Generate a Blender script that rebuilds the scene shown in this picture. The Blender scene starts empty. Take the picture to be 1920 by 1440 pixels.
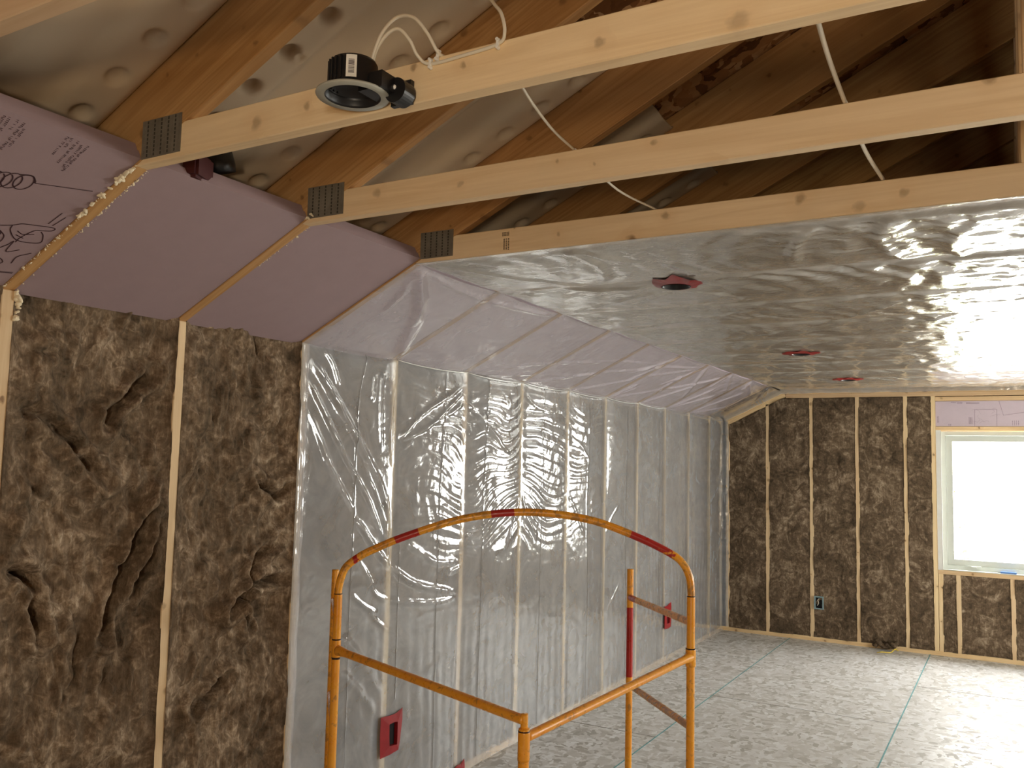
import bpy, bmesh, math
import numpy as np
from mathutils import Matrix, Vector

S = bpy.context.scene
COL = S.collection

# ------------------------------------------------------------------ camera
HW, HC, SR, L, SP = 2.0653, 2.3398, 0.5570, 7.1610, 0.6096   # knee-wall height, ceiling height, slope run, end wall, truss spacing
RW = 6.40                                                   # room width
YB = -4.2                                                   # back wall
M = (HC - HW) / SR
TH = math.atan(M)
CAMLOC = Vector((2.50897, -1.43585, 1.60861))
yaw, pit, rol = -0.522128, 0.0860353, 0.0233986
fwd = Vector((math.sin(yaw) * math.cos(pit), math.cos(yaw) * math.cos(pit), math.sin(pit)))
rgt = Vector((math.cos(yaw), -math.sin(yaw), 0))
upv = rgt.cross(fwd)
r2 = rgt * math.cos(rol) + upv * math.sin(rol)
u2 = -rgt * math.sin(rol) + upv * math.cos(rol)
cd = bpy.data.cameras.new('camera'); cam = bpy.data.objects.new('camera', cd); COL.objects.link(cam)
cd.sensor_width = 36.0; cd.lens = 1640.04 / 1920 * 36.0; cd.clip_start = 0.02; cd.clip_end = 200
cam.matrix_world = Matrix(((r2.x, u2.x, -fwd.x, CAMLOC.x), (r2.y, u2.y, -fwd.y, CAMLOC.y), (r2.z, u2.z, -fwd.z, CAMLOC.z), (0, 0, 0, 1)))
S.camera = cam

# ------------------------------------------------------------------ light and exposure
S.view_settings.view_transform = 'Standard'; S.view_settings.look = 'None'
S.view_settings.gamma = 1; S.view_settings.use_curve_mapping = False
S.view_settings.exposure = 0.22
S.cycles.use_denoising = True
S.cycles.max_bounces = 10; S.cycles.transparent_max_bounces = 16; S.cycles.diffuse_bounces = 6
S.cycles.sample_clamp_indirect = 8.0
S.cycles.caustics_reflective = False; S.cycles.caustics_refractive = False
w = bpy.data.worlds.new('world'); S.world = w; w.use_nodes = True
wn = w.node_tree; tcw = wn.nodes.new('ShaderNodeTexCoord'); sxw = wn.nodes.new('ShaderNodeSeparateXYZ'); crw = wn.nodes.new('ShaderNodeValToRGB'); mpw = wn.nodes.new('ShaderNodeMapRange')
mpw.inputs[1].default_value = -1; mpw.inputs[2].default_value = 1
wn.links.new(tcw.outputs['Generated'], sxw.inputs[0]); wn.links.new(sxw.outputs[2], mpw.inputs[0]); wn.links.new(mpw.outputs[0], crw.inputs[0]); wn.links.new(crw.outputs[0], wn.nodes['Background'].inputs[0])
for e_, (p_, c_) in zip([crw.color_ramp.elements[0], crw.color_ramp.elements[1], crw.color_ramp.elements.new(.5)], ((.46, (.95, .94, .86, 1)), (.56, (.80, .95, 1.18, 1)), (.505, (.98, .97, .90, 1)))):
    e_.position = p_; e_.color = c_
wn.nodes['Background'].inputs[1].default_value = 24.5

def area(name, loc, direction, sx, sy, power, color, portal=False, spread=math.pi):
    d = bpy.data.lights.new(name, 'AREA'); d.shape = 'RECTANGLE'; d.size = sx; d.size_y = sy
    d.energy = power; d.color = color; d.spread = spread
    if portal: d.cycles.is_portal = True
    o = bpy.data.objects.new(name, d); COL.objects.link(o)
    o.location = loc; o.rotation_euler = Vector(direction).to_track_quat('-Z', 'Y').to_euler()
    return o
area('window_portal', (2.57, L + 0.2, 1.35), (0, -1, 0), 1.14, 1.04, 1, (1, 1, 1), portal=True)
area('added_back_portal', (4.2, YB - 0.05, 1.35), (0, 1, 0), 1.0, .8, 1, (1, 1, 1), portal=True)  # light portal of the added back window
area('added_side_portal', (RW + .05, 4.3, 1.45), (-1, 0, 0), 2.3, 1.1, 1, (1, 1, 1), portal=True)  # light portal of the added side window
area('fill_light', (3.3, -3.2, 1.15), (-0.30, 1, 0.42), 0.30, 0.20, 25, (1.0, 0.75, 0.48))  # warm fill added from behind the camera

# ------------------------------------------------------------------ node helpers
def newmat(name):
    m = bpy.data.materials.new(name); m.use_nodes = True
    nt = m.node_tree; nt.nodes.clear()
    out = nt.nodes.new('ShaderNodeOutputMaterial')
    return m, nt, out
class N:
    def __init__(s, nt): s.nt = nt
    def n(s, t, **k):
        a = s.nt.nodes.new(t)
        for kk, v in k.items(): setattr(a, kk, v)
        return a
    def put(s, sock, v):
        if v is None: return
        if isinstance(v, bpy.types.NodeSocket): s.nt.links.new(v, sock)
        else: sock.default_value = v
    def coord(s, scale=(1, 1, 1), rnd=True, kind='Object', add=None):
        tc = s.n('ShaderNodeTexCoord').outputs[kind]
        mp = s.n('ShaderNodeMapping'); s.put(mp.inputs['Vector'], tc); mp.inputs['Scale'].default_value = scale
        v = mp.outputs[0]
        if rnd:
            oi = s.n('ShaderNodeObjectInfo'); mu = s.n('ShaderNodeMath', operation='MULTIPLY'); s.put(mu.inputs[0], oi.outputs['Random']); mu.inputs[1].default_value = 37.0
            va = s.n('ShaderNodeVectorMath', operation='ADD'); s.put(va.inputs[0], v); s.put(va.inputs[1], mu.outputs[0]); v = va.outputs[0]
        return v
    def noise(s, vec, scale, detail=4, rough=.5, dist=0, col=False):
        a = s.n('ShaderNodeTexNoise'); s.put(a.inputs['Vector'], vec); a.inputs['Scale'].default_value = scale
        a.inputs['Detail'].default_value = detail; a.inputs['Roughness'].default_value = rough; a.inputs['Distortion'].default_value = dist
        return a.outputs['Color' if col else 'Fac']
    def voro(s, vec, scale, feature='F1', out='Distance', rnd=1.0):
        a = s.n('ShaderNodeTexVoronoi', feature=feature); s.put(a.inputs['Vector'], vec); a.inputs['Scale'].default_value = scale
        a.inputs['Randomness'].default_value = rnd
        return a.outputs[out]
    def ramp(s, fac, stops, interp='LINEAR'):
        a = s.n('ShaderNodeValToRGB'); s.put(a.inputs[0], fac); cr = a.color_ramp; cr.interpolation = interp
        while len(cr.elements) < len(stops): cr.elements.new(0.5)
        for e, (p, c) in zip(cr.elements, stops):
            e.position = p; e.color = (c, c, c, 1) if isinstance(c, (int, float)) else (*c, 1)
        return a.outputs[0]
    def mix(s, f, a, b, mode='MIX'):
        m = s.n('ShaderNodeMix', data_type='RGBA', blend_type=mode)
        s.put(m.inputs[0], f)
        for i, v in ((6, a), (7, b)): s.put(m.inputs[i], (*v, 1) if isinstance(v, tuple) and len(v) == 3 else v)
        return m.outputs[2]
    def math(s, op, a, b=None, c=None, clamp=False):  # scalar
        m = s.n('ShaderNodeMath', operation=op, use_clamp=clamp); s.put(m.inputs[0], a); s.put(m.inputs[1], b)
        if c is not None: s.put(m.inputs[2], c)
        return m.outputs[0]
    def bump(s, h, strength=.3, dist=.01, normal=None):
        b = s.n('ShaderNodeBump'); s.put(b.inputs['Height'], h); b.inputs['Strength'].default_value = strength; b.inputs['Distance'].default_value = dist
        if normal is not None: s.put(b.inputs['Normal'], normal)
        return b.outputs[0]
    def pbsdf(s, color, rough=.6, metal=0, normal=None, spec=.5, **k):
        p = s.n('ShaderNodeBsdfPrincipled'); s.put(p.inputs['Base Color'], (*color, 1) if isinstance(color, tuple) else color)
        s.put(p.inputs['Roughness'], rough); s.put(p.inputs['Metallic'], metal); p.inputs['Specular IOR Level'].default_value = spec
        if normal is not None: s.put(p.inputs['Normal'], normal)
        for kk, v in k.items(): s.put(p.inputs[kk.replace('_', ' ')], v)
        return p.outputs[0]

def simple(name, color, rough=.5, metal=0, spec=.5, var=.1, bump=0.0):
    m, nt, out = newmat(name); q = N(nt)
    c = q.coord(rnd=True)
    nz = q.noise(c, 14, 5, .6)
    col = q.mix(q.ramp(nz, [(.3, 0.0), (.7, 1.0)]), tuple(x * (1 - var) for x in color), tuple(min(1, x * (1 + var)) for x in color))
    nm = q.bump(q.noise(c, 220, 3), bump, .002) if bump else None
    nt.links.new(q.pbsdf(col, rough, metal, nm, spec), out.inputs[0]); return m

def wood(name, light, dark, knot=(.20, .10, .04), grain=.5, knots=True, rough=.62, ax=2):
    m, nt, out = newmat(name); q = N(nt)
    base = q.coord((1, 1, 1)); st = q.coord((0.9, 16, 16)); st2 = q.coord((3.0, 110, 110))
    g1 = q.noise(st, 1.0, 5, .55, .8); g2 = q.noise(st2, 1.0, 3, .6, .2)
    wv = q.math('PINGPONG', q.math('MULTIPLY', g1, 9.0), 1.0)
    f = q.math('ADD', q.math('MULTIPLY', wv, .55 * grain), q.math('MULTIPLY', g2, .5))
    col = q.mix(q.ramp(f, [(.15, 0.0), (.75, 1.0)]), light, dark)
    big = q.noise(q.coord((1.1, 3, 3)), 1.6, 3)
    col = q.mix(q.ramp(big, [(.35, 0.0), (.72, .55)]), col, tuple(x * .78 for x in light))
    oi = q.n('ShaderNodeObjectInfo').outputs['Random']
    hs = q.n('ShaderNodeHueSaturation'); q.put(hs.inputs['Value'], q.math('ADD', q.math('MULTIPLY', oi, .22), .89)); q.put(hs.inputs['Hue'], q.math('ADD', q.math('MULTIPLY', oi, .012), .494)); q.put(hs.inputs['Color'], col)
    col = hs.outputs[0]
    if knots:
        v = q.n('ShaderNodeTexVoronoi'); v.voronoi_dimensions = '2D'
        sx = q.n('ShaderNodeSeparateXYZ'); q.put(sx.inputs[0], base); cb = q.n('ShaderNodeCombineXYZ'); q.put(cb.inputs[0], q.math('ADD', sx.outputs[0], q.math('MULTIPLY', q.noise(base, 30, 3), .035))); q.put(cb.inputs[1], sx.outputs[ax])
        q.put(v.inputs['Vector'], cb.outputs[0]); v.inputs['Scale'].default_value = 7.0
        d = q.math('ADD', v.outputs['Distance'], q.math('MULTIPLY', q.math('SUBTRACT', g2, .5), .05))
        sep = q.n('ShaderNodeSeparateColor'); q.put(sep.inputs[0], v.outputs['Color']); d = q.math('MULTIPLY', d, q.math('ADD', .7, q.math('MULTIPLY', sep.outputs[2], 1.6)))
        on = q.math('MULTIPLY', q.math('GREATER_THAN', sep.outputs[0], .42), q.math('ADD', q.math('MULTIPLY', sep.outputs[1], .7), .3))
        k1 = q.math('MULTIPLY', q.ramp(d, [(.045, 1.0), (.11, 0.0)]), on)
        k2 = q.math('MULTIPLY', q.ramp(d, [(.10, .5), (.34, 0.0)]), on)
        col = q.mix(k2, col, dark); col = q.mix(q.math('MULTIPLY', k1, .85), col, knot)
    nt.links.new(q.pbsdf(col, rough, 0, q.bump(f, .12, .003), .35), out.inputs[0]); return m

def batt_mat(name, tone=1.0):
    m, nt, out = newmat(name); q = N(nt)
    c = q.coord((1, 1, 1)); fib = q.coord((150, 150, 22))
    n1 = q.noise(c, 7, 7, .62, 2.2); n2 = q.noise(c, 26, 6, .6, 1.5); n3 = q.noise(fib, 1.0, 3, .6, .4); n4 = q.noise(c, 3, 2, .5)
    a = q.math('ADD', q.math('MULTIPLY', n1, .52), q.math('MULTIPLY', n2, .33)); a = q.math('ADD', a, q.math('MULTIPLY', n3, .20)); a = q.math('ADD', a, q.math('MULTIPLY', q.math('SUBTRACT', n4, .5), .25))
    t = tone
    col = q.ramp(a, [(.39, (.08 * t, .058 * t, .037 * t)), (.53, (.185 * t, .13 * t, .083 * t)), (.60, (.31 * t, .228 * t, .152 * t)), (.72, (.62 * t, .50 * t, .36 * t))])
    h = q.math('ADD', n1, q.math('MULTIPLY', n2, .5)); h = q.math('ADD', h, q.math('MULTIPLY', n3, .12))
    nt.links.new(q.pbsdf(col, 1.0, 0, q.bump(h, .8, .012), .08), out.inputs[0]); return m

def osb(name, cols, scale, rough, spec=.4, gloss_var=True):
    m, nt, out = newmat(name); q = N(nt)
    c = q.coord((1, 1, 1), rnd=False)
    d = q.n('ShaderNodeVectorMath', operation='MULTIPLY_ADD'); q.put(d.inputs[0], q.noise(c, 9, 3, .6, 0, True)); d.inputs[1].default_value = (.10, .10, .10); q.put(d.inputs[2], c)
    def layer(sc, rot):
        mp = q.n('ShaderNodeMapping'); q.put(mp.inputs['Vector'], d.outputs[0]); mp.inputs['Scale'].default_value = sc; mp.inputs['Rotation'].default_value = (0, 0, rot)
        v = q.n('ShaderNodeTexVoronoi'); q.put(v.inputs['Vector'], mp.outputs[0]); v.inputs['Scale'].default_value = scale
        sp = q.n('ShaderNodeSeparateColor'); q.put(sp.inputs[0], v.outputs['Color']); return sp.outputs
    a = layer((1.0, 2.8, 1.6), .35); b = layer((2.6, 1.0, 1.6), -.5)
    f = q.mix(q.math('GREATER_THAN', b[1], .5), a[0], b[0])
    col = q.ramp(f, [(0, cols[0]), (.3, cols[1]), (.65, cols[2]), (1, cols[3])])
    col = q.mix(q.math('MULTIPLY', q.noise(c, 60, 4), .35), col, cols[0])
    rg = q.ramp(f, [(0, min(1, rough + .12)), (1, max(0.05, rough - .12))])
    nt.links.new(q.pbsdf(col, rg, 0, q.bump(f, .12, .002), spec), out.inputs[0]); return m

def film(name, haze, rough, tint=(.97, .98, .97), bumps=(.25, .5), glossboost=1.0, hazecol=(.80, .82, .82)):
    """clear polyethylene sheet: see-through, mirror-like, slightly milky"""
    m, nt, out = newmat(name); q = N(nt)
    c = q.coord((1, 1, 1), rnd=False)
    h = q.math('ADD', q.noise(c, 14, 3, .5, .8), q.math('MULTIPLY', q.noise(c, 45, 3, .55, .6), .35))
    nm = q.bump(h, bumps[0], .012)
    ge = q.n('ShaderNodeNewGeometry'); dt = q.n('ShaderNodeVectorMath', operation='DOT_PRODUCT'); q.put(dt.inputs[0], nm); q.put(dt.inputs[1], ge.outputs['Incoming'])
    gz = q.math('POWER', q.math('SUBTRACT', 1.0, q.math('ABSOLUTE', dt.outputs['Value']), clamp=True), 5.0)
    one = q.math('SUBTRACT', .96, q.math('MULTIPLY', gz, .96)); f2 = q.math('SUBTRACT', 1.0, q.math('MULTIPLY', one, one))
    f2 = q.math('MULTIPLY', f2, glossboost, clamp=True)
    gl = q.n('ShaderNodeBsdfAnisotropic'); gl.inputs['Color'].default_value = (1, 1, 1, 1); gl.inputs['Roughness'].default_value = rough; q.put(gl.inputs['Normal'], nm)
    tr = q.n('ShaderNodeBsdfTransparent'); tr.inputs[0].default_value = (*tint, 1)
    df = q.n('ShaderNodeBsdfDiffuse'); df.inputs[0].default_value = (*hazecol, 1); q.put(df.inputs['Normal'], nm)
    hz = q.math('MULTIPLY', q.ramp(q.noise(c, 5, 5, .6, 1.2), [(.3, .75), (.7, 1.25)]), haze)
    tl = q.n('ShaderNodeBsdfTranslucent'); tl.inputs[0].default_value = (*hazecol, 1); q.put(tl.inputs['Normal'], nm)
    m0 = q.n('ShaderNodeMixShader'); m0.inputs[0].default_value = .35; q.put(m0.inputs[1], df.outputs[0]); q.put(m0.inputs[2], tl.outputs[0])
    m1 = q.n('ShaderNodeMixShader'); q.put(m1.inputs[0], hz); q.put(m1.inputs[1], tr.outputs[0]); q.put(m1.inputs[2], m0.outputs[0])
    m2 = q.n('ShaderNodeMixShader'); q.put(m2.inputs[0], f2); q.put(m2.inputs[1], m1.outputs[0]); q.put(m2.inputs[2], gl.outputs[0])
    nt.links.new(m2.outputs[0], out.inputs[0]); return m

def scaffold_mat():
    m, nt, out = newmat('yellow enamel'); q = N(nt)
    c = q.coord((1, 1, 1), rnd=False)
    at = q.n('ShaderNodeAttribute', attribute_name='paint').outputs['Fac']
    red = q.math('GREATER_THAN', q.math('ADD', at, q.math('MULTIPLY', q.math('SUBTRACT', q.noise(c, 28, 4, .6), .5), 1.3)), .5)
    wear = q.n('ShaderNodeAttribute', attribute_name='wear').outputs['Fac']
    col = q.mix(q.ramp(q.noise(c, 10, 3), [(.3, 0.0), (.7, 1.0)]), (.88, .40, .035), (.82, .31, .018))
    n = q.noise(c, 34, 7, .68, .5)
    col = q.mix(q.ramp(q.math('ADD', n, q.math('MULTIPLY', wear, .16)), [(.58, 0.0), (.66, .8)]), col, (.36, .17, .03))
    col = q.mix(red, col, (.42, .018, .012))
    col = q.mix(q.ramp(q.math('ADD', q.noise(c, 80, 6, .7), q.math('MULTIPLY', wear, .13)), [(.70, 0.0), (.75, 1.0)]), col, (.05, .03, .02))
    ring = q.n('ShaderNodeAttribute', attribute_name='ring').outputs['Fac']
    col = q.mix(q.math('GREATER_THAN', ring, .5), col, (.04, .018, .01))
    nt.links.new(q.pbsdf(col, q.ramp(n, [(.4, .25), (.7, .5)]), 0, None, .5), out.inputs[0]); return m

MT = {}
MT['chord'] = wood('spruce framing lumber', (.90, .69, .44), (.72, .49, .26))
MT['rafter'] = wood('fir rafter lumber', (.62, .37, .15), (.40, .21, .07), grain=.8)
MT['stud'] = wood('stud lumber', (.86, .66, .40), (.68, .46, .24), ax=1)
MT['plate'] = wood('plate lumber', (.84, .62, .36), (.62, .40, .20))
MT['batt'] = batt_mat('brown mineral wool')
MT['batt_soft'] = simple('brown wool behind plastic', (.20, .15, .105), 1.0, var=.35, spec=.05)
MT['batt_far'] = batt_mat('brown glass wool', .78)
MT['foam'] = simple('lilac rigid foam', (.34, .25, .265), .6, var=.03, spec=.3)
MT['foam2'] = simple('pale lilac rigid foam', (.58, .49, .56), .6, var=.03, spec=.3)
MT['spray'] = simple('cream spray foam', (.86, .76, .55), .7, bump=.3)
MT['ink'] = simple('dark ink', (.045, .015, .02), .8, var=.02)
MT['ink2'] = simple('grey ink', (.22, .16, .22), .8, var=.02)
MT['stamp'] = simple('brown stamp ink', (.10, .06, .03), .8)
m, nt, out = newmat('ribbed foam vent chute'); q = N(nt)
nt.links.new(q.pbsdf(q.mix(q.n('ShaderNodeAttribute', attribute_name='dimple').outputs['Fac'], (.60, .51, .38), (.27, .18, .10)), .7, 0, None, .3), out.inputs[0]); MT['baffle'] = m
MT['deck'] = osb('roof oriented strand board', [(.10, .04, .015), (.34, .16, .06), (.58, .32, .14), (.78, .52, .28)], 11, .75)
MT['floor'] = osb('floor oriented strand board', [(.37, .35, .31), (.58, .565, .53), (.69, .68, .66), (.84, .85, .85)], 15, .48, .45)
MT['wallboard'] = osb('wall sheathing', [(.16, .11, .07), (.26, .19, .13), (.32, .24, .17), (.42, .33, .25)], 9, .8)
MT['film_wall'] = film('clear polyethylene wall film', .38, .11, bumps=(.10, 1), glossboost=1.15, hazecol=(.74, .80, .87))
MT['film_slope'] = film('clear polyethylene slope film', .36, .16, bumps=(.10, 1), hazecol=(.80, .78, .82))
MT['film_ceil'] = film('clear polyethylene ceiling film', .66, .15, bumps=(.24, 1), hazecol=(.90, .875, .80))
MT['fold_shadow'] = simple('painted crease shadow', (.16, .15, .14), .4)
MT['roll'] = simple('bright rolled plastic', (.80, .80, .76), .12, spec=1.0)
MT['red_tape'] = simple('red sheathing tape', (.27, .010, .014), .28, var=.2)
MT['maroon'] = simple('maroon plastic', (.05, .001, .002), .6)
MT['black'] = simple('black plastic', (.012, .012, .013), .4)
MT['hole'] = simple('black box interior', (.006, .006, .007), .9)
MT['grey_ring'] = simple('grey gasket', (.42, .42, .36), .55)
MT['label'] = simple('white sticker', (.85, .83, .75), .5)
MT['cable'] = simple('white cable jacket', (.80, .74, .60), .45, var=.04)
MT['staple'] = simple('white staple', (.92, .90, .84), .4)
MT['galv'] = simple('galvanised steel', (.26, .235, .19), .5, .55, var=.25)
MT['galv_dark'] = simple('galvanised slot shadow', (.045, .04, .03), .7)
MT['vinyl'] = simple('white vinyl', (.64, .67, .62), .45, var=.02)
MT['wrap'] = simple('white house wrap', (.80, .80, .76), .55, var=.05, bump=.2)
MT['blue'] = simple('blue plastic', (.10, .22, .50), .4)
MT['bluegrey'] = simple('blue grey plastic box', (.22, .32, .34), .5)
MT['teal'] = simple('teal chalk line', (.12, .31, .32), .8, var=.3)
MT['seam'] = simple('panel joint', (.16, .15, .12), .9)
MT['yellow'] = simple('yellow scrap', (.80, .60, .06), .6)
MT['paint'] = scaffold_mat()
MT['leaf'] = simple('green leaf', (.30, .42, .10), .6, var=.3)
MT['bark'] = simple('bark', (.16, .11, .07), .9)
m, nt, out = newmat('window glass'); q = N(nt)
gt = q.n('ShaderNodeBsdfTransparent'); gg = q.n('ShaderNodeBsdfGlossy'); gg.inputs['Roughness'].default_value = .02
mx = q.n('ShaderNodeMixShader'); mx.inputs[0].default_value = .06; nt.links.new(gt.outputs[0], mx.inputs[1]); nt.links.new(gg.outputs[0], mx.inputs[2]); nt.links.new(mx.outputs[0], out.inputs[0])
MT['glass'] = m

# ------------------------------------------------------------------ object helpers
WM = {}
def reg(o, mw, parent=None):
    WM[o.name] = mw.copy()
    if parent is not None:
        o.parent = parent; o.matrix_parent_inverse = WM[parent.name].inverted()
    o.matrix_basis = mw
    return o
def tag(o, label=None, cat=None, group=None, kind=None):
    if label: o['label'] = label
    if cat: o['category'] = cat
    if group: o['group'] = group
    if kind: o['kind'] = kind
    return o
def empty(name, loc, label=None, cat=None, group=None, kind=None):
    o = bpy.data.objects.new(name, None); COL.objects.link(o); o.empty_display_size = .05
    reg(o, Matrix.Translation(Vector(loc))); return tag(o, label, cat, group, kind)
def mesh(name, V, F, mat, parent=None, mw=None, smooth=False, attrs=None):
    me = bpy.data.meshes.new(name)
    if isinstance(V, np.ndarray): V = V.tolist()
    if isinstance(F, np.ndarray): F = F.tolist()
    me.from_pydata(V, [], F); me.update()
    if smooth: me.polygons.foreach_set('use_smooth', [True] * len(me.polygons))
    for k, a in (attrs or {}).items():
        at = me.attributes.new(k, 'FLOAT', 'POINT'); at.data.foreach_set('value', np.asarray(a, dtype=np.float32))
    for mm in (mat if isinstance(mat, (list, tuple)) else [mat]): me.materials.append(mm)
    o = bpy.data.objects.new(name, me); COL.objects.link(o)
    return reg(o, mw if mw is not None else Matrix.Identity(4), parent)
def bmobj(name, bm, mat, parent=None, mw=None, smooth=False):
    bmesh.ops.recalc_face_normals(bm, faces=bm.faces)
    me = bpy.data.meshes.new(name); bm.to_mesh(me); bm.free()
    if smooth: me.polygons.foreach_set('use_smooth', [True] * len(me.polygons))
    for mm in (mat if isinstance(mat, (list, tuple)) else [mat]): me.materials.append(mm)
    o = bpy.data.objects.new(name, me); COL.objects.link(o)
    return reg(o, mw if mw is not None else Matrix.Identity(4), parent)
def frame(origin, xdir, ydir):
    x = Vector(xdir).normalized(); y = Vector(ydir); y = (y - x * y.dot(x)).normalized(); z = x.cross(y)
    return Matrix(((x.x, y.x, z.x, origin[0]), (x.y, y.y, z.y, origin[1]), (x.z, y.z, z.z, origin[2]), (0, 0, 0, 1)))
def poly_plank(name, poly, y0, y1, mat, parent, mw, bev=.0022):
    """poly in local X-Z, extruded over local Y, edges eased"""
    bm = bmesh.new()
    a = [bm.verts.new((x, y0, z)) for x, z in poly]; b = [bm.verts.new((x, y1, z)) for x, z in poly]
    bm.faces.new(a); bm.faces.new(list(reversed(b)))
    for i in range(len(poly)):
        j = (i + 1) % len(poly); bm.faces.new((a[j], a[i], b[i], b[j]))
    if bev: bmesh.ops.bevel(bm, geom=list(bm.edges), offset=bev, segments=1, affect='EDGES')
    return bmobj(name, bm, mat, parent, mw)
def board(name, p0, p1, thick, depth, mat, parent=None, ydir=(0, 1, 0), bev=.0022):
    """timber from p0 to p1 (centre line); thick along ydir, depth along the third axis"""
    p0, p1 = Vector(p0), Vector(p1); n = (p1 - p0).length
    mw = frame(p0, p1 - p0, ydir)
    return poly_plank(name, [(0, -depth / 2), (n, -depth / 2), (n, depth / 2), (0, depth / 2)], -thick / 2, thick / 2, mat, parent, mw, bev)
def boxv(x0, x1, y0, y1, z0, z1):
    V = [(x0, y0, z0), (x1, y0, z0), (x1, y1, z0), (x0, y1, z0), (x0, y0, z1), (x1, y0, z1), (x1, y1, z1), (x0, y1, z1)]
    F = [(0, 3, 2, 1), (4, 5, 6, 7), (0, 1, 5, 4), (1, 2, 6, 5), (2, 3, 7, 6), (3, 0, 4, 7)]
    return V, F
def boxes(lst):
    V, F = [], []
    for b in lst:
        v, f = boxv(*b); n = len(V); V += v; F += [tuple(i + n for i in t) for t in f]
    return V, F
def catmull(P, n=8):
    P = [Vector(p) for p in P]; Q = [P[0] * 2 - P[1]] + P + [P[-1] * 2 - P[-2]]; R = []
    for i in range(1, len(Q) - 2):
        a, b, c, d = Q[i - 1:i + 3]
        for k in range(n):
            t = k / n
            R.append(.5 * ((2 * b) + (c - a) * t + (2 * a - 5 * b + 4 * c - d) * t * t + (3 * b - a - 3 * c + d) * t ** 3))
    R.append(P[-1]); return R
def tubegeo(P, r, seg=14, cap=True, flat=1.0):
    P = [Vector(p) for p in P]; V, F = [], []
    t0 = (P[1] - P[0]).normalized(); up = Vector((0, 0, 1)) if abs(t0.z) < .9 else Vector((0, 1, 0))
    nrm = (up - t0 * up.dot(t0)).normalized()
    for i, p in enumerate(P):
        t = ((P[min(i + 1, len(P) - 1)] - P[max(i - 1, 0)])).normalized()
        nrm = (nrm - t * nrm.dot(t)).normalized(); bn = t.cross(nrm)
        rr = r[i] if isinstance(r, (list, tuple)) else r
        for k in range(seg):
            a = 2 * math.pi * k / seg; V.append(tuple(p + nrm * (math.cos(a) * rr) + bn * (math.sin(a) * rr * flat)))
    for i in range(len(P) - 1):
        for k in range(seg):
            a = i * seg + k; b = i * seg + (k + 1) % seg; F.append((a, b, b + seg, a + seg))
    if cap: F.append(tuple(reversed(range(seg)))); F.append(tuple(range((len(P) - 1) * seg, len(P) * seg)))
    return V, F
def tube(name, P, r, mat, parent=None, seg=14, flat=1.0):
    V, F = tubegeo(P, r, seg, True, flat); return mesh(name, V, F, mat, parent, None, True)
def lathe(name, prof, mat, parent, mw, seg=40):
    V, F = [], []
    for r, z in prof:
        for k in range(seg):
            a = 2 * math.pi * k / seg; V.append((r * math.cos(a), r * math.sin(a), z))
    for i in range(len(prof) - 1):
        for k in range(seg):
            a = i * seg + k; b = i * seg + (k + 1) % seg; F.append((a, b, b + seg, a + seg))
    return mesh(name, V, F, mat, parent, mw, True)

# ---- value-noise helpers (numpy)
_R = np.random.RandomState(7); _T = _R.rand(256, 256)
def vnoise(u, v, seed=0):
    u = u + seed * 17.31; v = v + seed * 9.77
    iu = np.floor(u).astype(int); iv = np.floor(v).astype(int); fu = u - iu; fv = v - iv
    fu = fu * fu * fu * (fu * (fu * 6 - 15) + 10); fv = fv * fv * fv * (fv * (fv * 6 - 15) + 10)
    g = lambda a, b: _T[a & 255, b & 255]
    return (g(iu, iv) * (1 - fu) + g(iu + 1, iv) * fu) * (1 - fv) + (g(iu, iv + 1) * (1 - fu) + g(iu + 1, iv + 1) * fu) * fv - .5
def fbm(u, v, seed=0, octv=4, gain=.5):
    s = 0; a = 1.0; ca, sa = .8, .6
    for k in range(octv):
        s = s + a * vnoise(u, v, seed + k * 3); u, v = 2.03 * (ca * u - sa * v), 2.03 * (sa * u + ca * v); a *= gain
    return s
def ridged(u, v, seed=0, octv=3):
    s = 0; a = 1.0
    for k in range(octv):
        s = s + a * (1 - 2 * np.abs(vnoise(u, v, seed + k * 5)) * 2); u = u * 2.1 + 3; v = v * 2.1; a *= .5
    return s
def segdist(U, V, pts):
    D = np.full(U.shape, 9.0); T = np.zeros(U.shape); n = len(pts) - 1
    for i in range(n):
        (a, b), (c, d) = pts[i], pts[i + 1]; du, dv = c - a, d - b; l2 = du * du + dv * dv
        t = np.clip(((U - a) * du + (V - b) * dv) / l2, 0, 1); dd = np.hypot(U - a - t * du, V - b - t * dv)
        T = np.where(dd < D, (i + t) / n, T); D = np.minimum(D, dd)
    return D, T
def grid_faces(nu, nv, flip=False):
    i = np.arange(nu - 1)[:, None] * nv + np.arange(nv - 1)[None, :]
    q = np.stack([i, i + nv, i + nv + 1, i + 1], -1).reshape(-1, 4)
    return q[:, ::-1] if flip else q

# ------------------------------------------------------------------ structure
st = lambda o: tag(o, kind='structure')
V, F = boxes([(-.3, RW + .3, YB - .2, L + .2, -.05, 0)])
floor = st(mesh('floor', V, F, MT['floor']))
# joints and teal chalked joints between the floor panels
V, F = boxes([(.634, .641, -3, L, 0, .0012), (1.826, 1.834, -3, L, 0, .0012)])
mesh('chalked_joint', V, F, MT['teal'], floor)
sb = []
for x0, x1, ys in ((0, .634, (1.16, 3.61, 6.05)), (.641, 1.826, (-.18, 2.27, 4.72)), (1.834, 3.02, (.97, 3.41, 5.86)), (3.03, 4.24, (-.2, 2.24, 4.68)), (4.25, RW, (.97, 3.41, 5.86))):
    sb += [(x0, x1, y - .002, y + .002, 0, .001) for y in ys]
sb += [(3.022, 3.026, -3, L, 0, .001), (4.243, 4.247, -3, L, 0, .001)]
V, F = boxes(sb); mesh('panel_joint', V, F, MT['seam'], floor)
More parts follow.
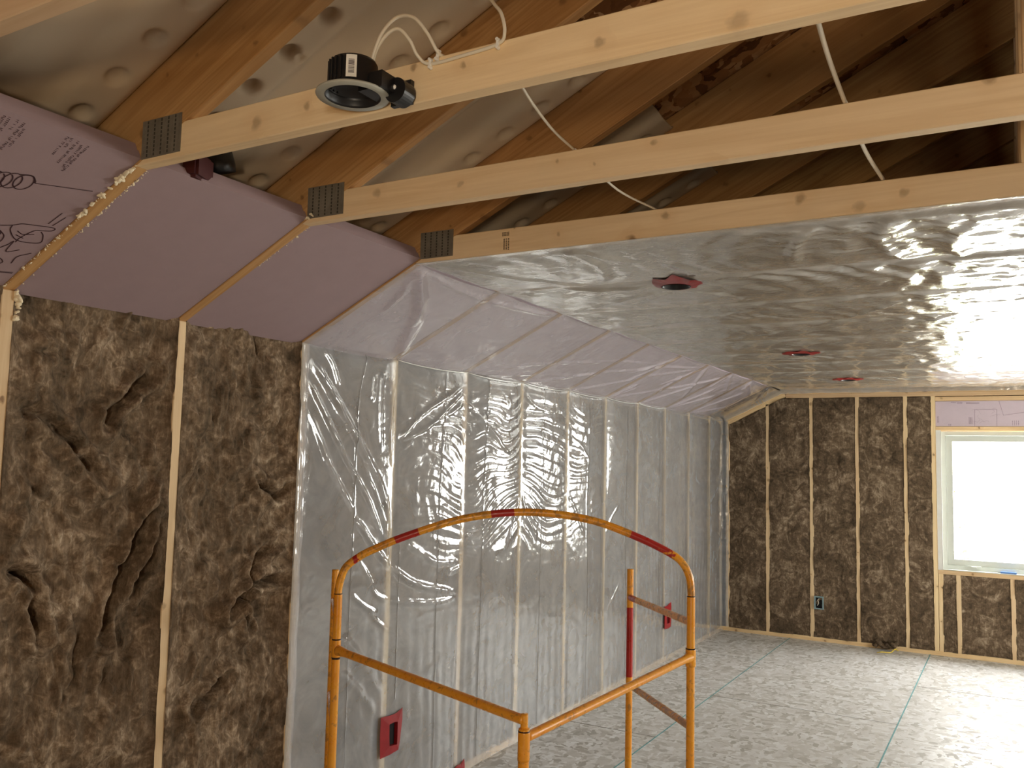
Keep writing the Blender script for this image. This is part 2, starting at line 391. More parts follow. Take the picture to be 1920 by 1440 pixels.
# walls: sheathing behind the framing
V, F = boxes([(-.17, -.145, YB, L + .16, 0, 2.26)]); st(mesh('wall_left', V, F, MT['wallboard']))
V, F = boxes([(RW, RW + .03, YB, 3.15, 0, 2.33), (RW, RW + .03, 5.45, L + .16, 0, 2.33), (RW, RW + .03, 3.15, 5.45, 0, .9), (RW, RW + .03, 3.15, 5.45, 2.0, 2.33)]); st(mesh('wall_right', V, F, MT['wallboard']))
WX0, WX1, WZ0, WZ1 = 1.944, 3.196, .745, 1.945
V, F = boxes([(-.17, WX0, L + .145, L + .17, 0, 3.9), (WX1, RW + .03, L + .145, L + .17, 0, 3.9), (WX0, WX1, L + .145, L + .17, 0, WZ0), (WX0, WX1, L + .145, L + .17, WZ1, 3.9)])
st(mesh('wall_end', V, F, MT['wallboard']))
V, F = boxes([(-.17, 3.7, YB - .03, YB, 0, 3.9), (4.7, RW + .03, YB - .03, YB, 0, 3.9), (3.7, 4.7, YB - .03, YB, 0, .95), (3.7, 4.7, YB - .03, YB, 1.75, 3.9)])
st(mesh('wall_back', V, F, MT['wallboard']))
# roof deck, both slopes to the ridge
DK = .268; XR = RW / 2
zr = HW + M * XR + DK
def deck(name, xa, za, xb, zb):
    V = [(xa, YB, za), (xb, YB, zb), (xb, L + .17, zb), (xa, L + .17, za)]; V += [(x, y, z + .02) for x, y, z in V]
    return V, [(0, 1, 2, 3), (4, 7, 6, 5), (0, 4, 5, 1), (2, 6, 7, 3), (0, 3, 7, 4), (1, 5, 6, 2)]
v1, f1 = deck('', -.5, HW + M * -.5 + DK, XR, zr); v2, f2 = deck('', RW + .5, HW + M * -.5 + DK, XR, zr)
st(mesh('ceiling', v1 + v2, f1 + [tuple(i + 8 for i in f) for f in f2], MT['deck']))

# window in the end wall
win = empty('window_1', ((WX0 + WX1) / 2, L + .07, WZ0), kind='structure')
def ringbox(x0, x1, z0, z1, y0, y1, wdt):
    return boxes([(x0, x1, y0, y1, z0, z0 + wdt), (x0, x1, y0, y1, z1 - wdt, z1), (x0, x0 + wdt, y0, y1, z0 + wdt, z1 - wdt), (x1 - wdt, x1, y0, y1, z0 + wdt, z1 - wdt)])
V, F = ringbox(WX0, WX1, WZ0, WZ1, L + .03, L + .13, .035); mesh('window_frame', V, F, MT['vinyl'], win)
V, F = ringbox(WX0 + .037, WX1 - .037, WZ0 + .037, WZ1 - .037, L + .05, L + .10, .05); mesh('sash', V, F, MT['vinyl'], win)
V, F = boxes([(WX0 + .085, WX1 - .085, L + .07, L + .076, WZ0 + .085, WZ1 - .085)]); mesh('pane', V, F, MT['glass'], win)
V, F = boxes([(2.13, 2.24, L + .018, L + .03, .765, .785), (2.165, 2.205, L + .0, L + .02, .768, .782)]); mesh('crank_handle', V, F, MT['vinyl'], win)
V, F = boxes([(1.905, WX0, L - .003, L + .001, WZ0 - .01, WZ1 + .01), (WX0 - .002, WX0, L - .003, L + .05, WZ0, WZ1)])
mesh('jamb_wrap', V, F, MT['wrap'], win)
V, F = boxes([(WX0, WX1, L - .02, L + .05, WZ0 - .006, WZ0)]); mesh('window_sill', V, F, MT['vinyl'], win)
V, F = boxes([(2.38, 2.50, L - .015, L + .02, WZ0, WZ0 + .014)])
tag(mesh('marker', V, F, MT['blue']), 'small blue object lying on the window sill near the right edge', 'tool')
# unseen window added in the back wall to brighten the room
win2 = empty('added_window_back', (4.0, YB, .9), kind='structure')
V, F = ringbox(3.7, 4.7, .95, 1.75, YB - .06, YB + .04, .04); V2, F2 = boxes([(4.18, 4.22, YB - .05, YB + .03, .99, 1.71)])
n = len(V); mesh('window_frame', V + V2, F + [tuple(i + n for i in f) for f in F2], MT['vinyl'], win2)

win3 = empty('added_window_side', (RW, 4.3, .9), kind='structure')  # unseen side window added to bring in more light
V, F = boxes([(RW - .03, RW + .06, 3.15, 5.45, .9, .94), (RW - .03, RW + .06, 3.15, 5.45, 1.96, 2.0), (RW - .03, RW + .06, 3.15, 3.19, .94, 1.96), (RW - .03, RW + .06, 5.41, 5.45, .94, 1.96)])
mesh('window_frame', V, F, MT['vinyl'], win3)

# ------------------------------------------------------------------ roof trusses
ORD = ['nearest', 'first', 'second', 'third', 'fourth', 'fifth', 'sixth', 'seventh', 'eighth', 'ninth', 'tenth', 'eleventh']
TL = {-1: 'roof truss nearest the camera, only its chord crossing the top left corner',
      0: 'roof truss carrying the black recessed light and the stapled white cable',
      1: 'bare roof truss between the light-carrying truss and the plastic sheeting',
      2: 'roof truss with stamped chord where the plastic ceiling sheeting starts'}
def gusset(parent, x0, x1, z0, z1, y):
    """pressed steel plate with rows of punched slots, on the chord face"""
    sl = [(x0, x1, y - .0016, y, z0, z1)]; nx, nz = 11, 9; mi = [0]
    for i in range(nx):
        xx = x0 + (i + .7) * (x1 - x0) / (nx + .4)
        for j in range(nz):
            zz = z0 + (j + .5 + (.25 if i % 2 else 0)) * (z1 - z0) / (nz + .3); lift = .0008 * (i % 2)
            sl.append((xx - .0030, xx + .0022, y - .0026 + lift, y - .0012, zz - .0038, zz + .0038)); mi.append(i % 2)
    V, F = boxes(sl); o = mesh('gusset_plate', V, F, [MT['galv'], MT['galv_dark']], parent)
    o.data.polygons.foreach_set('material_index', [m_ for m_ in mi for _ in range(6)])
CD = .089; T = .038
cth = math.cos(TH)
for k in range(-2, 12):
    y = k * SP
    lab = TL.get(k, 'roof truss hidden behind the camera' if k < -1 else '%s roof truss beyond the edge of the plastic ceiling sheeting' % ORD[k - 2])
    t = empty('roof_truss', (XR, y, HC), lab, 'roof truss', 'roof trusses across the room')
    xa = SR; xb = SR + CD / M
    off = .0015 if k >= 2 else 0
    poly_plank('bottom_chord', [(xa, HC), (RW - xa, HC), (RW - xb, HC + CD), (xb, HC + CD)], y - T / 2, y + T / 2, MT['chord'], t, Matrix.Identity(4))
    for side in (0, 1):
        ln = (XR + .45) / cth
        if side == 0: mw = frame((-.45, y, HW - M * .45), (cth, 0, math.sin(TH)), (0, 1, 0))
        else: mw = frame((RW + .45, y, HW - M * .45), (-cth, 0, math.sin(TH)), (0, -1, 0))
        dep = .235
        # local z may point down: choose sign so depth goes up
        sgn = 1 if (mw.to_3x3() @ Vector((0, 0, 1))).z > 0 else -1
        tt = dep * math.tan(TH)
        poly_plank('rafter', [(.0, 0), (ln, 0), (ln - tt, sgn * dep), (0, sgn * dep)][::1], -T / 2, T / 2, MT['rafter'], t, mw)
    for xw in (2.585, RW - 2.585):
      zt = HW + M * (min(xw, RW - xw) - .044)
      poly_plank('web_post', [(0, -.0445), (zt - HC - CD, -.0445), (zt - HC - CD, .0445), (0, .0445)], -T / 2, T / 2, MT['chord'], t, frame((xw, y, HC + CD), (0, 0, 1), (0, 1, 0)))
    if -1 <= k <= 2:
        gusset(t, .581, .728, 2.352, 2.452, y - T / 2)
        if k == 2:   # grade stamp
            sb = []
            rs = np.random.RandomState(3)
            for r in range(3):
                for c in range(5): sb.append((.938 + c * .006, .942 + c * .006, y - T / 2 - .0006, y - T / 2, 2.412 - r * .005, 2.4155 - r * .005))
            for r in range(3):
                zz = 2.392
                while zz > 2.352:
                    h = .002 + rs.rand() * .004; sb.append((.944 + r * .009, .949 + r * .009, y - T / 2 - .0006, y - T / 2, zz - h, zz)); zz -= h + .0018
            V, F = boxes(sb); mesh('grade_stamp', V, F, MT['stamp'], t)

# ------------------------------------------------------------------ vent chutes between the rafters
def chute(k, label, x1=1.44):
    y0 = k * SP + .022; y1 = (k + 1) * SP - .022; W = y1 - y0
    xa = -.1; n = 220; mU = 90
    ln = (x1 - xa) / cth
    u = np.linspace(0, ln, n)[:, None] * np.ones((1, mU)); v = np.linspace(0, W, mU)[None, :] * np.ones((n, 1))
    prof = np.zeros_like(v)
    f = v / W
    prof += .030 / (1 + np.exp((np.abs(f - .26) - .20) * 60)) + .030 / (1 + np.exp((np.abs(f - .86) - .13) * 60))
    dimple = np.zeros_like(v)
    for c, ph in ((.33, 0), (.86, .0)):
        d = np.hypot((u + ph) % .153 - .0765, (f - c) * W * 1.1); g = 1 / (1 + np.exp((d - .026) * 300)); prof += -.020 * g; dimple += g * (.95 if c < .5 else .3)  # dimples pressed in and coloured darker brown
    uu = (u % .46) - .23; sq = np.maximum(np.abs(uu), np.abs((f - .40) * W)); prof += .008 / (1 + np.exp((sq - .019) * 500)) - .016 / (1 + np.exp((sq - .012) * 600))
    zoff = .225 - .038 + prof * -1.0 + .012        # distance above the rafter underside, measured square to the slope
    X = xa + u * cth - zoff * math.sin(TH); Z = HW + M * xa + u * math.sin(TH) + zoff * cth
    Y = y0 + v
    P = np.stack([X, Y, Z], -1).reshape(-1, 3)
    o = mesh('vent_chute', P, grid_faces(n, mU), MT['baffle'], None, None, True, {'dimple': dimple.reshape(-1)})
    md = o.modifiers.new('thickness', 'SOLIDIFY'); md.thickness = .006; md.offset = 1
    return tag(o, label, 'vent chute', 'ribbed foam vent chutes under the roof deck')
CL = {-1: 'ribbed pale vent chute above the top left corner, left of the light-carrying truss',
      0: 'ribbed pale vent chute just behind the black recessed light',
      1: 'ribbed pale vent chute between the second and third bare trusses',
      2: 'ribbed pale vent chute whose cut end leaves dark strand board showing',
      3: 'ribbed pale vent chute seen just above the chord where plastic starts',
      4: 'ribbed pale vent chute with only a small white corner above the last bare chord'}
for k in range(-1, 5): chute(k, CL[k])

# ------------------------------------------------------------------ rigid foam boards on the slope
ND = Vector((-math.sin(TH), 0, cth))
def foam(k, label, mat=None):
    y0 = k * SP + T / 2 + .001; y1 = (k + 1) * SP - T / 2 - .001
    mw = frame((0, y0, HW) , (cth, 0, math.sin(TH)), (0, 1, 0))
    mw.translation = Vector((-.02, y0, HW - .02 * M)) + ND * .004
    W = y1 - y0; ln = (SR + .045) / cth; th = .052
    bm = bmesh.new(); V, F = boxv(0, ln, 0, W, 0, th / 2 - .0006); vs = [bm.verts.new(v) for v in V]; [bm.faces.new([vs[i] for i in f]) for f in F]
    V, F = boxv(0, ln - .004, 0, W, th / 2, th); vs = [bm.verts.new(v) for v in V]; [bm.faces.new([vs[i] for i in f]) for f in F]
    o = bmobj('foam_board', bm, mat or MT['foam'], None, mw)
    return tag(o, label, 'foam board', 'lilac foam boards between the rafters on the slope')
FL = {-2: 'lilac foam board on the slope, out of view to the left',
      -1: 'lilac foam board printed with dark drawings and text at the left edge',
      0: 'plain lilac foam board between the two bare sloping rafters below the light',
      1: 'plain lilac foam board bordering the edge of the clear plastic sheeting'}
fb = {}
for k in range(-1, 11):
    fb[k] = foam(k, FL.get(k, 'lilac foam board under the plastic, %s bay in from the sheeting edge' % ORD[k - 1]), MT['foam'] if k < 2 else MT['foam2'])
def slope_pt(y, x, off=-.0): return Vector((x, y, HW + M * x)) + ND * (.004 + off)
def stroke(V, F, pts, wdt, off=-.0008):
    P = [slope_pt(a, b, off) for a, b in pts]
    for i, p in enumerate(P):
        t = (P[min(i + 1, len(P) - 1)] - P[max(i - 1, 0)]).normalized(); s = t.cross(ND).normalized() * wdt / 2
        V += [tuple(p - s), tuple(p + s)]
    n = len(V) - 2 * len(P)
    for i in range(len(P) - 1): a = n + 2 * i; F.append((a, a + 1, a + 3, a + 2))
def smooth2(pts, n=6): return [(p.x, p.y) for p in catmull([(a, b, 0) for a, b in pts], n)]
V, F = [], []
for cy, cx in ((-.275, .382), (-.257, .386), (-.236, .391), (-.210, .397)):
    stroke(V, F, [(cy + .021 * math.sin(a), cx + .027 * math.cos(a)) for a in np.linspace(.5, 6.6, 30)], .0034)
stroke(V, F, smooth2([(-.230, .418), (-.205, .424), (-.190, .412), (-.186, .404)]), .0042)
stroke(V, F, [(-.186, .404), (-.048, .433)], .0026)
drw = [[(-.19, .232), (-.17, .235), (-.143, .246), (-.125, .259), (-.095, .265), (-.046, .272), (-.044, .26), (-.066, .252), (-.083, .245), (-.098, .21), (-.099, .187)],
       [(-.143, .246), (-.137, .227), (-.109, .200), (-.080, .195), (-.042, .206), (-.052, .234), (-.066, .247)],
       [(-.159, .218), (-.138, .201), (-.134, .177), (-.15, .165)], [(-.12, .154), (-.109, .174), (-.104, .189), (-.098, .145), (-.071, .162)],
       [(-.19, .19), (-.165, .215), (-.15, .205), (-.165, .18), (-.185, .17)], [(-.058, .103), (-.060, .133), (-.042, .153), (-.036, .16)],
       [(-.13, .10), (-.10, .115), (-.08, .10), (-.10, .085), (-.13, .10)], [(-.12, .23), (-.10, .222), (-.075, .232)], [(-.115, .215), (-.09, .208)]]
for d in drw: stroke(V, F, smooth2(d), .0032)
for d in ([(-.069, .282), (-.063, .332)], [(-.055, .279), (-.045, .32)], [(-.065, .058), (-.03, .064)], [(-.12, .050), (-.03, .068)]): stroke(V, F, d, .0028)
rs = np.random.RandomState(11)
for (y0, x0, y1, x1) in ((-.212, .570, -.209, .500), (-.201, .570, -.198, .537), (-.184, .568, -.183, .485), (-.170, .565, -.163, .475), (-.156, .564, -.156, .465),
                         (-.362, .567, -.356, .50), (-.351, .568, -.345, .522), (-.332, .568, -.330, .534), (-.317, .571, -.314, .471), (-.306, .55, -.303, .485)):
    n = int(abs(x0 - x1) / .0046)
    for i in range(n):
        if rs.rand() < .13: continue
        x = x0 + (x1 - x0) * i / n; y = y0 + (y1 - y0) * i / n; h = .0058
        kind = rs.randint(4)
        stroke(V, F, [(y - h / 2, x), (y + h / 2, x)], .0012)
        if kind != 1: stroke(V, F, [(y - h / 2 * (1 if kind % 2 else -1), x), (y - h / 2 * (1 if kind % 2 else -1), x - .0032)], .0012)
        if kind > 1: stroke(V, F, [(y, x), (y, x - .003)], .0011)
tag(mesh('printed_marking', V, F, MT['ink'], fb[-1]), 'dark printed coil, line drawing and small text')
# spray foam squeezed out along the rafter edges
def blobs(name, pts, parent, rr, seed, n):
    rs = np.random.RandomState(seed); bm = bmesh.new()
    P = [Vector(p) for p in pts]
    for i in range(n):
        t = rs.rand() * (len(P) - 1); a = int(min(t, len(P) - 2)); p = P[a].lerp(P[a + 1], t - a)
        r = rr * (.35 + rs.rand() ** 2)
        mm = Matrix.Translation(p + Vector(rs.randn(3) * .0018)) @ Matrix.Rotation(rs.rand() * 3, 4, Vector(rs.randn(3)).normalized()) @ Matrix.Diagonal((r * (1 + rs.rand() * 1.6), r, r * .7, 1))
        bmesh.ops.create_icosphere(bm, subdivisions=2, radius=1, matrix=mm)
    return tag(bmobj(name, bm, MT['spray'], parent, None, True), kind='stuff')
def edge_line(y, x0, x1): return [slope_pt(y, x, -.004) for x in np.linspace(x0, x1, 6)]
blobs('foam_sealant', edge_line(-.021, .34, .56), fb[-1], .0062, 1, 42)
blobs('foam_sealant', edge_line(-.0195, .0, .56), fb[-1], .0024, 2, 70)
blobs('foam_sealant', edge_line(.0195, .28, .56), fb[0], .0024, 3, 60)
blobs('foam_sealant', edge_line(.0195, .0, .30), fb[0], .0022, 13, 12)
blobs('foam_sealant', edge_line(SP + .0195, .33, .56), fb[1], .0022, 4, 30)
blobs('foam_sealant', [slope_pt(SP - .021, x, .0) for x in (.575, .60)], fb[0], .004, 5, 14)
blobs('foam_sealant', [(.004, .022, HW - .004), (.006, .026, HW - .05), (.004, .02, HW - .09)], fb[0], .008, 6, 26)
# red tape and black cap peeking above the foam behind the light-carrying truss
rc = empty('recessed_light', (.56, .22, 2.44), 'dark recessed light can in red wrap, half hidden above the lilac foam', 'light')
lathe('housing', [(.0, .0), (.05, 0), (.052, .02), (.048, .06), (.0, .062)], MT['black'], rc, Matrix.Translation((.50, .30, 2.425)) @ Matrix.Rotation(.3, 4, 'X'), 24)
bm = bmesh.new(); bmesh.ops.create_cube(bm, size=1, matrix=Matrix.Translation((.56, .175, 2.392)) @ Matrix.Rotation(.4, 4, 'Z') @ Matrix.Diagonal((.05, .10, .075, 1)))
bmesh.ops.bevel(bm, geom=list(bm.edges), offset=.008, segments=2, affect='EDGES'); bmobj('red_wrap', bm, MT['maroon'], rc)

# ------------------------------------------------------------------ left wall framing
def stud_obj(y, z1, label, group, x0=-.14, x1=0.0, z0=.038, mat=None):
    o = board('wall_stud', ((x0 + x1) / 2, y, z0), ((x0 + x1) / 2, y, z1), T, x1 - x0, mat or MT['stud'], None, (0, 1, 0))
    return tag(o, label, 'stud', group)
SL = {0: 'pale stud cropped by the left edge of the photo between brown batts',
      1: 'pale stud with wavy edges between the two bare brown batts',
      2: 'pale stud where the clear plastic sheeting begins on the left wall'}
for k in range(-1, 12):
    stud_obj(k * SP, HW - .002, SL.get(k, 'stud out of view at the left' if k < 0 else 'stud behind the plastic on the left wall, %s from the sheeting edge' % ORD[k - 2]), 'studs of the left wall')
tag(board('bottom_plate', (-.07, YB, .019), (-.07, L, .019), .14, .038, MT['plate'], None, (1, 0, 0)), 'timber bottom plate under the left wall studs', 'wall plate')

FISS = {3: [([(.568, 1.467), (.502, 1.363), (.449, 1.254), (.408, 1.14), (.379, 1.011)], 2.6), ([(.562, 1.404), (.54, 1.264), (.501, 1.146)], 1.6), ([(.049, 1.258), (.13, 1.22), (.175, 1.044)], 1.8), ([(.53, 1.872), (.414, 1.755), (.37, 1.684)], 2.0), ([(.061, 1.732), (.197, 1.676), (.354, 1.505)], 1.4)],
        4: [([(1.015, 1.508), (1.132, 1.444), (1.217, 1.506)], 1.8), ([(1.143, 1.277), (1.008, 1.186), (.976, 1.07), (.997, .949)], 1.6), ([(1.227, 1.113), (1.068, 1.119), (.961, 1.091), (.889, 1.023)], 2.2), ([(.904, .791), (.833, .75), (.741, .715)], 1.6)]}
def smooth2(pts, n=6): return [(p.x, p.y) for p in catmull([(a, b, 0) for a, b in pts], n)]
def ss(x): x = np.clip(x, 0, 1); return x * x * (3 - 2 * x)
def batt(name, y0, y1, z0, z1, step, seed, amp, mat, mapf, top_rough=0.0, edge=.016, deep=.13):
    """lumpy batt face; mapf(a,b,h) -> xyz ; a along the bay width, b up, h out of the wall"""
    na = int((y1 - y0) / step) + 2; nb = int((z1 - z0) / step) + 2
    a = np.linspace(y0, y1, na)[:, None] * np.ones((1, nb)); b = np.linspace(z0, z1, nb)[None, :] * np.ones((na, 1))
    s = seed * 3.7
    wa = a + .05 * fbm(a * 5 + s, b * 5, 1, 3); wb = b + .06 * fbm(a * 5 + 40 + s, b * 4, 2, 3)
    wc = a + .08 * fbm(a * 4 + 3 + s, b * 4, 61, 4); wd = b + .08 * fbm(a * 4 + 8 + s, b * 4, 62, 4)
    h = 1.2 * fbm(wa * 4.0 + s, wb * 2.6, 3, 2) + 2.0 * np.abs(fbm(wc * 6 + s, wd * 4.4, 5, 2)) + 1.2 * np.abs(fbm(wc * 13 + s, wd * 9, 6, 2)) + .6 * np.abs(fbm(wa * 29 + s, wb * 17, 7, 2)) - .85
    for pts, dp in FISS.get(seed, ()):
        D_, T_ = segdist(a, b, smooth2(pts, 4)); h -= dp * .75 * (1 + 1.2 * fbm(a * 15, b * 15, 77, 3)) * np.exp(-((D_ + .012 * fbm(a * 22, b * 22, 78, 3)) / .012) ** 2) * ss(np.minimum(T_, 1 - T_) * 5); h += dp * .5 * np.exp(-((D_ - .035) / .02) ** 2)
    w2a = a + .11 * fbm(a * 7 + s, b * 6, 81, 3); w2b = b + .11 * fbm(a * 7 + 9 + s, b * 6, 82, 3)
    h += .25 * (ridged(w2a * 6 + s, w2b * 5, 9, 3) * .5 - .2)
    h -= .9 * np.clip(fbm(w2a * 4 + s, w2b * 3, 91, 3) - .12, 0, 1)
    crease = 1 - np.clip(np.abs(fbm(wa * 3.1 + s, wb * 2.2 + wa * 1.5, 12, 2)) / .035, 0, 1) * np.clip(2.2 * fbm(wa * 2 + s, wb * 2, 71, 2) , 0, 1); h -= 1.3 * crease
    h += .22 * fbm(wa * 40 + s, wb * 22, 15, 3) + .07 * fbm(a * 160, b * 14, 21, 2)
    h = h * amp
    t = np.clip(np.minimum(a - y0, y1 - a) / .06, 0, 1); wavy = edge * (.75 * fbm(b * 7 + s, a * 2 + (a > (y0 + y1) / 2) * 9, 31, 4)) - .003
    h = h * (t ** .7) + wavy * (1 - t) + .006 * t
    bb = b + top_rough * np.clip((b - z1 + .12) / .12, 0, 1) * fbm(a * 20 + s, b * 0, 41, 3)
    P = mapf(a, bb, h)
    F = grid_faces(na, nb)
    # give the batt its depth: a back sheet and sides
    P2 = mapf(a[[0, 0, -1, -1], [0, -1, -1, 0]], b[[0, 0, -1, -1], [0, -1, -1, 0]], np.full(4, -deep))
    Pv = P.reshape(-1, 3); n = len(Pv)
    idx = np.arange(na * nb).reshape(na, nb)
    Fl = F.tolist() + [[n + 0, n + 1, n + 2, n + 3]]
    Fl.append([n + 0] + idx[0, :].tolist() + [n + 1]); Fl.append([n + 3] + idx[-1, :].tolist() + [n + 2])
    Fl.append([n + 0] + idx[:, 0].tolist() + [n + 3]); Fl.append([n + 1] + idx[:, -1].tolist() + [n + 2])
    return mesh(name, np.concatenate([Pv, P2.reshape(-1, 3)]), Fl, mat, None, None, True)
leftmap = lambda a, b, h: np.stack([h, a, b], -1)
BL = {-1: 'brown mineral wool batt at the far left edge under the printed foam board',
      0: 'large fluffy brown batt filling the leftmost full bay of the left wall',
      1: 'fluffy brown batt in the bare bay beside the clear plastic sheeting'}
for k in range(-1, 12):
    near = k <= 1
    y1 = min((k + 1) * SP - .0175, L - .005)
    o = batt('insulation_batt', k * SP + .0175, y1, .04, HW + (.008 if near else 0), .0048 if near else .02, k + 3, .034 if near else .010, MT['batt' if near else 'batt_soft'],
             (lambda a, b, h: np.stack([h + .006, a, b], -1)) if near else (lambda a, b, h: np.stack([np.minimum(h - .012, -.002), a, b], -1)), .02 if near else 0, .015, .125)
    tag(o, BL.get(k, 'brown batt behind the plastic on the left wall, %s bay in from the sheeting edge' % ORD[k - 1]), 'insulation batt', 'brown batts filling the left wall')
# ceiling batts above the plastic
for k in range(2, 12):
    y0 = k * SP + T / 2; y1 = min((k + 1) * SP - T / 2, L - .01)
    o = batt('ceiling_batt', y0 + .002, y1 - .002, SR + .05, RW - SR - .05, .035, k + 30, .006, MT['batt_soft'], lambda a, b, h: np.stack([b, a, HC + .016 - h * .5], -1), 0, .003)
    tag(o, 'brown ceiling batt above the plastic, %s bay in from the sheeting edge' % ORD[k - 1], 'insulation batt', 'brown batts above the plastic ceiling')

# ------------------------------------------------------------------ end wall framing
ew = []
def end_stud(x, z0, z1, label, wdt=T):
    o = board('wall_stud', (x, L + .07, z0), (x, L + .07, z1), wdt, .14, MT['stud'], None, (1, 0, 0))
    return tag(o, label, 'stud', 'studs of the end wall')
ztop = lambda x: min(HC, HW + M * x) - .078
ES = [(.046, 'corner stud of the end wall, its face wrapped by the plastic edge'), (.433, 'first full stud from the corner on the end wall'),
      (.841, 'end wall stud with the blue grey electrical box at its foot'), (1.249, 'end wall stud midway between the electrical box and the window'),
      (1.657, 'last bare end wall stud left of the doubled studs beside the window')]
for x, lb in ES: end_stud(x, .038, ztop(x), lb)
end_stud(1.884, .038, HC - .08, 'tall king stud just left of the window')
end_stud(1.925, .038, .70, 'short jack stud doubled against the king stud under the window sill')
end_stud(2.062, .038, .70, 'first short cripple stud under the window sill')
end_stud(2.47, .038, .70, 'second short cripple stud under the window sill near the right edge')
tag(board('bottom_plate', (.0, L + .07, .019), (RW, L + .07, .019), .14, .038, MT['plate'], None, (0, 1, 0)), 'pale timber bottom plate along the floor of the end wall', 'wall plate')
tp = empty('top_plate', (XR, L, HC), 'doubled timber top plate along the end wall, sloping down at the left', 'wall plate')
for i in (0, 1):
    zc = HC - .006 - .019 - i * .0385
    xa = SR + .02 + i * .03
    board('plate_board', (xa, L + .07 - (0.004 if i == 0 else 0), zc), (RW - xa, L + .07 - (0.004 if i == 0 else 0), zc), .14, .038, MT['plate'], tp, (0, 1, 0))
    o = -(.006 + .019 + i * .0385)
    p0 = Vector((.01, L + .07, HW + M * .01)) + ND * o; p1 = Vector((SR + .015, L + .07, HW + M * (SR + .015))) + ND * o
    board('plate_board', p0 - Vector((0, .003 * (1 - i), 0)), p1 - Vector((0, .003 * (1 - i), 0)), .14, .038, MT['plate'], tp, (0, 1, 0))
tag(board('window_header', (1.904, L + .07, 2.232), (3.24, L + .07, 2.232), .14, .038, MT['plate'], None, (0, 1, 0)), 'upper timber header board above the printed foam over the window', 'header')
tag(board('window_header', (1.904, L + .07, 1.968), (3.24, L + .07, 1.968), .14, .038, MT['plate'], None, (0, 1, 0)), 'lower timber header board directly on top of the window', 'header')
tag(board('rough_sill', (1.904, L + .068, .719), (3.24, L + .068, .719), .14, .038, MT['plate'], None, (0, 1, 0)), 'timber rough sill under the window', 'sill')
V, F = boxes([(1.905, 3.24, L + .012, L + .06, 1.99, 2.211)])
fo = tag(mesh('foam_board', V, F, MT['foam2']), 'pale lilac foam panel with grey printing above the window', 'foam board')
bx = []
def ln2(x0, z0, x1, z1, w_=.003):
    n = max(1, int(math.hypot(x1 - x0, z1 - z0) / .004))
    for i in range(n + 1):
        x = x0 + (x1 - x0) * i / n; z = z0 + (z1 - z0) * i / n; bx.append((x - w_ / 2, x + w_ / 2, L + .011, L + .0125, z - w_ / 2, z + w_ / 2))
ln2(2.215, 2.137, 2.383, 2.136); ln2(2.383, 2.136, 2.381, 1.993); ln2(2.215, 2.137, 2.212, 1.993)
ln2(2.401, 2.208, 2.432, 2.085); ln2(2.432, 2.085, 2.585, 2.11); ln2(2.585, 2.11, 2.70, 2.16)
rs = np.random.RandomState(5)
for cx, cz in ((2.26, 2.10), (2.33, 2.07), (2.28, 2.03), (2.345, 2.10), (2.25, 2.05), (2.32, 2.03)):
    a = rs.rand() * 6; px, pz = cx, cz
    for i in range(7):
        a += (rs.rand() - .5) * 2.4; nx, nz = px + .013 * math.cos(a), pz + .011 * math.sin(a); ln2(px, pz, nx, nz, .002); px, pz = nx, nz
def text_block(x0, x1, z0, z1, rows, vert=False):
    for r in range(rows):
        if not vert:
            z = z1 - (r + .5) * (z1 - z0) / rows; x = x0
            while x < x1:
                w_ = .003 + rs.rand() * .006; bx.append((x, min(x1, x + w_), L + .011, L + .0125, z - .0022, z + .0022)); x += w_ + .003
        else:
            x = x0 + (r + .5) * (x1 - x0) / rows; z = z0
            while z < z1:
                w_ = .003 + rs.rand() * .006; bx.append((x - .002, x + .002, L + .011, L + .0125, z, min(z1, z + w_))); z += w_ + .003
text_block(2.03, 2.07, 2.196, 2.204, 1); text_block(2.08, 2.12, 2.185, 2.205, 2); text_block(2.15, 2.25, 2.185, 2.200, 2)
text_block(1.915, 1.935, 2.02, 2.08, 2, True); text_block(2.165, 2.195, 2.01, 2.07, 4, True); text_block(2.005, 2.03, 1.996, 2.012, 2); text_block(2.49, 2.55, 2.0, 2.04, 4, True)
V, F = boxes(bx); tag(mesh('printed_marking', V, F, MT['ink2'], fo), 'grey printed square, lines and tiny text')
# end wall batts
bays = [(.065, .414, 0), (.452, .822, 0), (.860, 1.230, 0), (1.268, 1.638, 0), (1.676, 1.865, 0), (1.944, 2.043, 1), (2.081, 2.451, 1), (2.489, 2.86, 1)]
EL = ['dark brown batt in the sloped-top bay nearest the corner of the end wall', 'dark brown batt in the second bay of the end wall from the corner',
      'dark brown batt right of the blue grey electrical box', 'dark brown batt midway between electrical box and window', 'narrow dark brown batt left of the doubled window studs',
      'very narrow batt below the left end of the window sill', 'wide batt below the window between the two cripple studs', 'batt below the window cut off by the right edge of the photo']
for i, (x0, x1, low) in enumerate(bays):
    z1 = .699 if low else HC - .086
    def emap(a, b, h, low=low):
        zz = b if low else np.minimum(b, HW + M * a - .096)
        return np.stack([a, L - h - .004, zz], -1)
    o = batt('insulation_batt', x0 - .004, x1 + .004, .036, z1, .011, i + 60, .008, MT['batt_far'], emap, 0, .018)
    tag(o, EL[i], 'insulation batt', 'dark brown batts filling the end wall')

